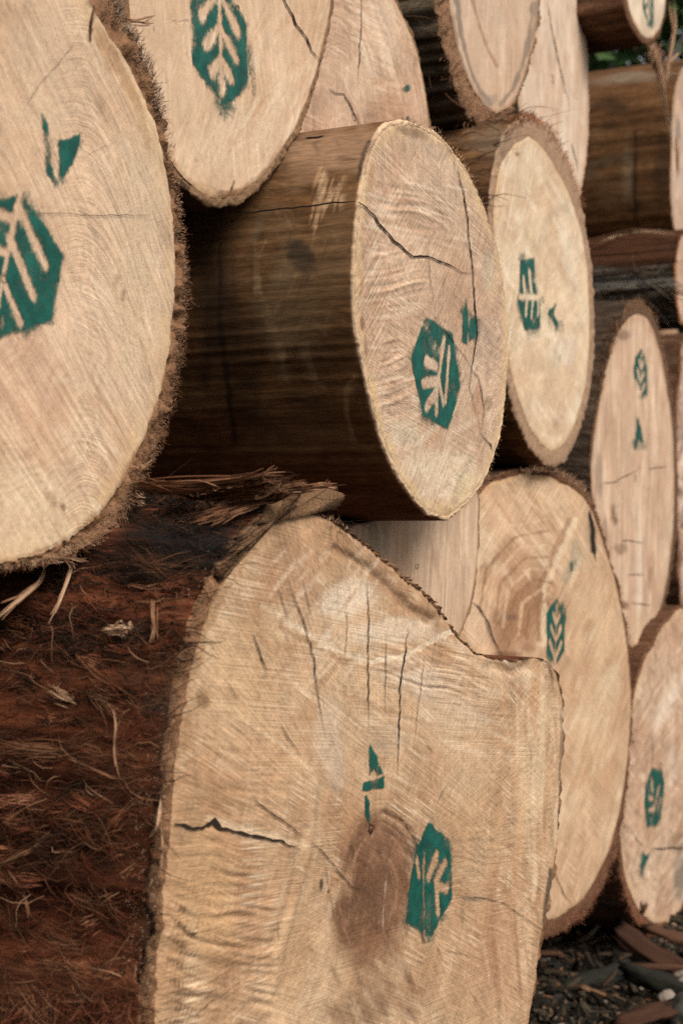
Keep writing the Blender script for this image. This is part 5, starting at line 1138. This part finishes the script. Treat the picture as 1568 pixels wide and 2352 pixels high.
# other rims
rim_fuzz(furrowed, 150, 300, 2600, 0.004, 0.014, FIB, (0.3, 0.9), w=0.0006, seed=41, depth=0.02, inner=0.5)
side_fibres(furrowed, 150, 280, 0.0, 0.5, 500, 0.02, 0.07, FIB, (0.3, 0.9), w=0.001, spread=1.0, lift=0.02, seed=42, out=0.01)
ribbons(furrowed, 'bark_tuft', [([(1085 + r_.normal(0, 14), 262 + r_.normal(0, 8), 0.02), (1092 + r_.normal(0, 14), 292, 0.01), (1094 + r_.normal(0, 20), 322 + r_.normal(0, 8), 0.0)], 0.004, 0.4 + 0.5 * r_.random()) for i in range(16)], FIB, strands=3, together=True)
rim_fuzz(folded, -80, 20, 3000, 0.004, 0.014, FIBR, (0.3, 0.9), w=0.0006, seed=43, depth=0.02, inner=0.3)
rim_fuzz(folded, 30, 110, 700, 0.004, 0.014, FIB, (0.5, 1.0), w=0.0006, seed=44, depth=0.01, inner=0.3)
rim_fuzz(ringed, 40, 130, 1500, 0.004, 0.012, FIBR, (0.2, 0.9), w=0.0006, seed=45, depth=0.02, inner=0.6)
side_fibres(ringed, 60, 170, 0.0, 0.8, 1500, 0.02, 0.08, FIBD, (0.2, 0.9), w=0.001, spread=0.3, lift=0.01, seed=46)
rim_fuzz(slim, 20, 150, 1400, 0.006, 0.02, FIB, (0.2, 0.8), w=0.0008, seed=47, depth=0.03, inner=0.4)
rim_fuzz(corner, 200, 330, 1500, 0.006, 0.02, FIBR, (0.3, 0.9), w=0.0008, seed=48, depth=0.02, inner=0.3)
side_fibres(low_far, 170, 260, 0.0, 1.4, 1600, 0.03, 0.12, FIBD, (0.3, 1.0), w=0.0014, spread=0.2, lift=0.012, seed=49)
rim_fuzz(centre, -80, 120, 500, 0.003, 0.008, FIB, (0.7, 1.0), w=0.0004, seed=50, depth=0.004, inner=0.0, fwd=0.4)
ribbons(low_far, 'bark_strip', [([(1368, 560, 0.01), (1420, 540, 0.02), (1480, 532, 0.02), (1550, 536, 0.01)], 0.012, 0.9), ([(1360, 548, 0.01), (1450, 526, 0.02), (1500, 530, 0.02)], 0.008, 0.6)], FIB, on_flank=True)
ribbons(top_far, 'bark_strip', [
    ([(1500, 96, 0.0), (1512, 130, -0.02), (1520, 180, -0.03), (1526, 240, -0.03), (1538, 300, -0.03), (1546, 345, -0.03)], 0.022, 0.85),
    ([(1545, 0, 0.0), (1548, 60, -0.02), (1538, 120, -0.03), (1528, 170, -0.03), (1524, 215, -0.03)], 0.016, 0.8),
    ([(1535, 0, 0.0), (1540, 40, -0.02), (1546, 90, -0.02), (1536, 150, -0.02)], 0.012, 0.7),
    ([(1480, 92, 0.0), (1496, 130, 0.0), (1510, 165, -0.01), (1516, 200, -0.02)], 0.02, 0.6),
    ([(1492, 96, 0.0), (1490, 130, 0.0), (1500, 155, 0.0)], 0.02, 0.75),
    ([(1530, 150, -0.03), (1548, 132, -0.03), (1562, 120, -0.03)], 0.007, 0.8),
    ([(1534, 168, -0.03), (1556, 172, -0.03), (1566, 166, -0.03)], 0.007, 0.75),
    ([(1550, 300, -0.03), (1554, 360, -0.04), (1556, 420, -0.04)], 0.016, 0.9)], FIB)
ribbons(top_far, 'bark_tuft', [([(1500 + r_.normal(0, 14), 95 + r_.normal(0, 8), 0.01), (1508 + r_.normal(0, 12), 125, 0.0), (1516 + r_.normal(0, 14), 160 + r_.normal(0, 16), -0.01)], 0.006, 0.3 + 0.6 * r_.random()) for i in range(30)], FIB, strands=3, together=True)
ribbons(slim, 'bark_splinter', [([(1468, 1512, 0.0), (1490, 1495, 0.0), (1516, 1462, 0.0), (1530, 1440, 0.0)], 0.014, 0.95), ([(1450, 1510, 0.0), (1462, 1520, 0.0), (1484, 1505, 0.0)], 0.010, 1.0)], FIB)

# ------------------------------------------------------------------ ground, litter, background trees
SOIL = plain('dark moist soil', np.array([0.030, 0.026, 0.020]), 0.7, 30, 0.95, 0.9, 0.02)
def axis(lo, a, b, hi, fine):
    m = np.arange(a, b, fine)
    L_ = a - np.geomspace(0.05, a - lo, 22)[::-1]; R_ = b + np.geomspace(0.05, hi - b, 22)
    return np.concatenate([L_, m, R_])
gx, gy = axis(-160, -0.5, 2.2, 160, 0.02), axis(-40, 1.2, 4.6, 320, 0.02)
X, Y = np.meshgrid(gx, gy)
Z = 0.025 * fbm(X * 4, Y * 4, s=71, o=5, g=0.6) + 0.02 * fbm(X * 1.1, Y * 1.1, s=72, o=2)
Z = np.where((np.abs(X) < 4) & (Y > 0.5) & (Y < 6), Z, Z * 0.3)
Vg = np.stack([X, Y, Z - 0.012], -1).reshape(-1, 3)
ny, nx = X.shape; idx = np.arange(nx * ny).reshape(ny, nx)
gq = np.stack([idx[:-1, :-1], idx[:-1, 1:], idx[1:, 1:], idx[1:, :-1]], -1).reshape(-1, 4)
gr = mesh_obj('ground', Vg, [gq], SOIL); gr['kind'] = 'structure'


def gpt(px, py, z=0.0):
    d = (CAMZ - z) / ((py - CY) / F)
    return np.array([(px - CX) / F * d, d, z])


def rock_mesh(name, size, mat, seed, n=3, flat=0.6, rough=0.35):
    import bmesh
    bm = bmesh.new(); bmesh.ops.create_icosphere(bm, subdivisions=n + 1, radius=1.0)
    co = np.array([v.co[:] for v in bm.verts])
    q = 1 + rough * fbm(co[:, 0] * 1.3 + seed, co[:, 1] * 1.3, co[:, 2] * 1.3, s=seed, o=4, g=0.55)
    for v, f in zip(bm.verts, q): v.co = Vector((v.co.x * f * size[0], v.co.y * f * size[1], v.co.z * f * size[2]))
    me = bpy.data.meshes.new(name); bm.to_mesh(me); bm.free()
    for p in me.polygons: p.use_smooth = True
    me.materials.append(mat); o = bpy.data.objects.new(name, me); col.objects.link(o); return o


def stick_mesh(name, size, mat, seed, n=14, ends=0.35, sq=1.0):
    """a split or round piece of wood lying along its x axis with broken ends"""
    l, w_, h_ = size; m = 14; rows = []
    r = np.random.default_rng(seed); a = np.linspace(0, 2 * np.pi, m, endpoint=False)
    prof = 1 + 0.22 * vn(np.cos(a) * 2 + seed, np.sin(a) * 2, s=seed)
    xs = np.linspace(-l / 2, l / 2, n)
    for i, x in enumerate(xs):
        t = i / (n - 1); f = 1 - ends * (abs(2 * t - 1) ** 6)
        jx = (l * 0.28 * vn(np.cos(a) * 3 + 9, np.sin(a) * 3 + seed, s=seed + 3)) if i in (0, n - 1) else 0
        bend = 0.06 * l * math.sin(t * 3.1 + seed)
        no = 1 + 0.30 * vn(np.cos(a) * 4, np.sin(a) * 4, np.full(m, t * 4.0), s=seed + 5)
        rows.append(np.stack([x + jx + 0 * a, bend + w_ / 2 * f * prof * no * np.sign(np.cos(a)) * np.abs(np.cos(a)) ** sq, h_ / 2 * f * prof * no * np.sign(np.sin(a)) * np.abs(np.sin(a)) ** sq], 1))
    V = np.concatenate(rows); f = grid_faces(m, n)
    V = np.concatenate([V, [[-l / 2, rows[0][:, 1].mean(), 0], [l / 2, rows[-1][:, 1].mean(), 0]]])
    b = np.arange(m); c2 = (b + 1) % m
    return mesh_obj(name, V, [f, np.stack([c2, b, np.full(m, len(V) - 2)], 1), np.stack([b + (n - 1) * m, c2 + (n - 1) * m, np.full(m, len(V) - 1)], 1)], mat)


REDCHIP = plain('red brown bark chip', C(64, 40, 26), 0.9, 14, 0.9, 0.6, 0.004, (1, 8, 8))
TANCHIP = plain('pale wood chip', C(88, 60, 42), 0.8, 14, 0.9, 0.6, 0.004, (1, 8, 8))
DARKSTICK = plain('grey green mossy wood', C(42, 40, 33), 1.0, 26, 0.95, 0.7, 0.006, (1, 5, 5))
STONE = plain('pale stone', C(140, 126, 112), 0.4, 14, 0.9, 0.5, 0.006)
GSTONE = plain('grey stone', C(62, 60, 52), 0.5, 14, 0.9, 0.6, 0.006)


def put(o, px, py, z, rz, ry=0.0, rx=0.0, label='', cat=''):
    o.location = gpt(px, py, z); o.rotation_euler = (math.radians(rx), math.radians(ry), math.radians(rz))
    o['label'] = label; o['category'] = cat


put(stick_mesh('bark_chip', (0.20, 0.055, 0.014), REDCHIP, 3, ends=0.12, sq=0.5), 1492, 2180, 0.05, -52, 14, 18, 'broad red brown bark chip lying under the corner log', 'bark chip')
put(stick_mesh('bark_chip', (0.15, 0.035, 0.014), TANCHIP, 4, ends=0.12, sq=0.5), 1556, 2150, 0.05, -35, 10, 22, 'lighter pinkish bark chip leaning beside the broad red brown one', 'bark chip')
put(stick_mesh('bark_chip', (0.15, 0.02, 0.012), TANCHIP, 5, ends=0.12, sq=0.5), 1450, 2125, 0.05, 100, 50, 0, 'thin upright sliver of bark beneath the log pile', 'bark chip')
put(stick_mesh('bark_chip', (0.20, 0.012, 0.012), TANCHIP, 6, ends=0.12, sq=0.5), 1560, 2228, 0.03, -8, 4, 0, 'long thin pale sliver next to the broad red brown chip', 'bark chip')
put(stick_mesh('bark_chip', (0.14, 0.05, 0.012), REDCHIP, 7, ends=0.12, sq=0.5), 1488, 2335, 0.03, 36, -6, 25, 'red brown bark chip at the bottom edge beside the mossy stick', 'bark chip')
put(stick_mesh('bark_chip', (0.10, 0.02, 0.012), TANCHIP, 8, ends=0.12, sq=0.5), 1240, 2190, 0.03, 5, 0, 0, 'small tan chip close against the butt log', 'bark chip')
put(stick_mesh('mossy_stick', (0.16, 0.05, 0.045), DARKSTICK, 9, ends=0.35), 1522, 2255, 0.035, -30, 6, 0, 'short round grey green broken branch on the dark soil', 'branch')
put(stick_mesh('mossy_stick', (0.30, 0.06, 0.04), DARKSTICK, 10, ends=0.8), 1385, 2235, 0.0, 32, -3, 0, 'longer dull branch half buried beside the butt log', 'branch')
put(rock_mesh('stone', (0.05, 0.04, 0.035), STONE, 12), 1578, 2262, 0.03, 20, label='larger pale stone on the dark soil', cat='stone')
put(rock_mesh('stone', (0.022, 0.02, 0.018), STONE, 13), 1530, 2295, 0.02, 50, label='small whitish stone at the end of the round branch', cat='stone')
put(rock_mesh('stone', (0.06, 0.05, 0.04), GSTONE, 14), 1580, 2330, 0.015, 10, label='grey stone beneath the larger pale one', cat='stone')

# fine litter: splinters, crumbs and twigs nobody could count
n = 22000
rl = np.random.default_rng(77)
cx_, cy_ = rl.uniform(0.1, 1.9, n), rl.uniform(2.2, 4.4, n)
cz = 0.025 * fbm(cx_ * 4, cy_ * 4, s=71, o=5, g=0.6) + 0.02 * fbm(cx_ * 1.1, cy_ * 1.1, s=72, o=2) - 0.008
ln = 0.003 + 0.055 * rl.random(n) ** 4; wd = 0.0015 + 0.007 * rl.random(n) ** 2; hg = wd * rl.uniform(0.3, 0.9, n)
an = rl.uniform(0, 2 * np.pi, n); ti = rl.normal(0, 0.35, n)
ex = np.stack([np.cos(an) * np.cos(ti), np.sin(an) * np.cos(ti), np.sin(ti)], 1); ey = np.stack([-np.sin(an), np.cos(an), 0 * an], 1); ez = np.cross(ex, ey)
cen = np.stack([cx_, cy_, cz + hg], 1)
cs_ = []
for sx in (-1, 1):
    for sy in (-1, 1):
        for sz in (-1, 1):
            jit = rl.uniform(0.5, 1.0, (n, 3))
            cs_.append(cen + ex * (sx * ln * jit[:, 0])[:, None] + ey * (sy * wd * jit[:, 1])[:, None] + ez * (sz * hg * jit[:, 2])[:, None])
V = np.stack(cs_, 1).reshape(-1, 3)
bq = np.array([[0, 1, 3, 2], [4, 6, 7, 5], [0, 4, 5, 1], [2, 3, 7, 6], [0, 2, 6, 4], [1, 5, 7, 3]])
LIT = fibre_mat('wood litter', [(0.0, C(20, 17, 13)), (0.45, C(52, 44, 34)), (0.75, C(90, 76, 58)), (0.93, C(140, 98, 66)), (1.0, C(150, 140, 124))])
lt = mesh_obj('wood_litter', V, [(bq[None] + (np.arange(n) * 8)[:, None, None]).reshape(-1, 4)], LIT, None, {'fc': np.repeat(rl.random(n) ** 1.4, 8)}, smooth=False)
lt['kind'] = 'stuff'

LEAF_M = [fibre_mat('tree leaves ' + str(i), [(0, a), (0.6, b), (1, c)]) for i, (a, b, c) in enumerate([
    (np.array([0.02, 0.045, 0.014]), np.array([0.05, 0.10, 0.03]), np.array([0.12, 0.17, 0.06])),
    (np.array([0.012, 0.03, 0.012]), np.array([0.03, 0.07, 0.022]), np.array([0.07, 0.11, 0.04]))])]
TRUNK = plain('pale grey tree bark', C(150, 146, 142), 0.3, 8, 0.9, 0.5, 0.01, (4, 4, 1))
TRUNK2 = plain('brown tree bark', C(96, 80, 64), 0.4, 8, 0.9, 0.5, 0.01, (4, 4, 1))


def tree(x, y, h, r, z0, seed, lm, tm, tr, label, nl=7000):
    e = bpy.data.objects.new('tree', None); col.objects.link(e); e.location = (x, y, 0)
    e['label'] = label; e['category'] = 'tree'; e['group'] = 'trees beyond the pile'
    q = np.random.default_rng(seed); m = 12; a = np.linspace(0, 2 * np.pi, m, endpoint=False)
    VV, FF, base = [], [], 0
    def limb(p0, p1, r0, r1, nseg=10):
        nonlocal base
        rows = []
        p0, p1 = np.array(p0, float), np.array(p1, float); dv = (p1 - p0) / np.linalg.norm(p1 - p0)
        s_ = np.cross(dv, [0.3, 0.9, 0.1]); s_ /= np.linalg.norm(s_); t_ = np.cross(dv, s_)
        for i in range(nseg):
            t = i / (nseg - 1); c = p0 + (p1 - p0) * t + s_ * 0.06 * math.sin(t * 5 + seed) * np.linalg.norm(p1 - p0) * 0.3
            rr = r0 + (r1 - r0) * t
            rows.append(c + rr * (np.cos(a)[:, None] * s_ + np.sin(a)[:, None] * t_))
        VV.append(np.concatenate(rows)); FF.append(grid_faces(m, nseg) + base); base += m * nseg
    limb((0, 0, -0.1), (0.1, 0, h * 0.9), tr, tr * 0.25, 16)
    for i in range(8):
        an_ = q.uniform(0, 6.28); zz = h * q.uniform(0.3, 0.75)
        limb((0.05, 0, zz), (math.cos(an_) * r * 0.7, math.sin(an_) * r * 0.7, zz + h * 0.18), tr * 0.4, tr * 0.08, 7)
    mesh_obj('trunk', np.concatenate(VV), [np.concatenate(FF)], tm, e)
    nc = 60
    cz_ = q.uniform(z0, h, nc); ca = q.uniform(0, 6.28, nc)
    env = np.sin(np.clip((cz_ - z0) / (h - z0), 0.08, 0.97) * np.pi) ** 0.5
    cr = r * env * np.sqrt(q.uniform(0.1, 1, nc))
    cc = np.stack([np.cos(ca) * cr, np.sin(ca) * cr, cz_], 1)
    w_ = q.integers(0, nc, nl)
    p = cc[w_] + q.normal(0, 0.22 * r * 0.55, (nl, 3))
    n_ = q.normal(0, 1, (nl, 3)); n_ /= np.linalg.norm(n_, axis=1)[:, None]
    s_ = np.cross(n_, q.normal(0, 1, (nl, 3))); s_ /= np.linalg.norm(s_, axis=1)[:, None]; t_ = np.cross(n_, s_)
    L_ = q.uniform(0.05, 0.11, nl)[:, None]
    V = np.stack([p - s_ * L_, p + t_ * L_ * 0.5 + n_ * L_ * 0.15, p + s_ * L_, p - t_ * L_ * 0.5 + n_ * L_ * 0.15], 1).reshape(-1, 3)
    fcv = np.clip(0.5 + 0.3 * np.repeat(q.normal(0, 1, nc)[w_] * 0.6 + q.normal(0, 0.6, nl), 4), 0, 1)
    mesh_obj('crown', V, [np.arange(nl * 4).reshape(-1, 4)], lm, e, {'fc': fcv}, smooth=False)


tree(2.05, 11.0, 7.5, 1.5, 4.7, 91, LEAF_M[0], TRUNK, 0.05, 'slender tree with a pale grey trunk beyond the log pile')
tree(3.5, 13.0, 7.6, 2.0, 1.2, 92, LEAF_M[0], TRUNK2, 0.12, 'leafy light green tree beyond the log pile', 12000)
tree(4.6, 11.5, 7.0, 1.7, 1.0, 93, LEAF_M[1], TRUNK2, 0.12, 'dark green tree beyond the dangling bark shreds', 12000)
tree(2.0, 17.0, 9.0, 3.2, 0.6, 94, LEAF_M[1], TRUNK2, 0.16, 'wide dark tree standing behind the slender grey trunked one', 16000)
tree(5.6, 18.0, 10.0, 3.4, 0.6, 95, LEAF_M[1], TRUNK2, 0.18, 'tallest and most distant tree, beyond the dark green one', 16000)

# ------------------------------------------------------------------ camera, light, render set-up
cd = bpy.data.cameras.new('camera'); cam = bpy.data.objects.new('camera', cd); col.objects.link(cam)
cam.location = (0, 0, CAMZ); cam.rotation_euler = (math.radians(90), 0, 0)
cd.sensor_fit = 'VERTICAL'; cd.sensor_height = 36.0; cd.sensor_width = 24.0; cd.lens = 50.0
cd.clip_start = 0.02; cd.clip_end = 1000
cd.dof.use_dof = True; cd.dof.focus_distance = 1.62; cd.dof.aperture_fstop = 7.0
scene.camera = cam

w = bpy.data.worlds.new('World'); scene.world = w; w.use_nodes = True
nt = w.node_tree
for n in list(nt.nodes): nt.nodes.remove(n)
sky = nt.nodes.new('ShaderNodeTexSky'); sky.sky_type = 'NISHITA'; sky.sun_disc = False
SUN_EL, SUN_AZ = math.radians(46), math.radians(140)      # azimuth clockwise from +Y
sky.sun_elevation = SUN_EL; sky.sun_rotation = SUN_AZ; sky.dust_density = 3.0
hs = nt.nodes.new('ShaderNodeHueSaturation'); hs.inputs['Saturation'].default_value = 0.12
bg = nt.nodes.new('ShaderNodeBackground'); bg.inputs[1].default_value = 0.08
wo = nt.nodes.new('ShaderNodeOutputWorld')
nt.links.new(sky.outputs[0], hs.inputs['Color']); nt.links.new(hs.outputs[0], bg.inputs[0]); nt.links.new(bg.outputs[0], wo.inputs[0])
sl = bpy.data.lights.new('sun', 'SUN'); sl.energy = 2.2; sl.angle = math.radians(30); sl.color = (1.0, 0.955, 0.90)
so = bpy.data.objects.new('sun', sl); col.objects.link(so)
sd_ = Vector((math.sin(SUN_AZ) * math.cos(SUN_EL), math.cos(SUN_AZ) * math.cos(SUN_EL), math.sin(SUN_EL)))
so.rotation_euler = sd_.to_track_quat('Z', 'Y').to_euler(); so.location = (3, -4, 6)

scene.view_settings.view_transform = 'Standard'; scene.view_settings.look = 'None'
scene.view_settings.exposure = 0.80; scene.view_settings.gamma = 1.0
scene.render.film_transparent = False
scene.cycles.use_denoising = False
scene.cycles.max_bounces = 6
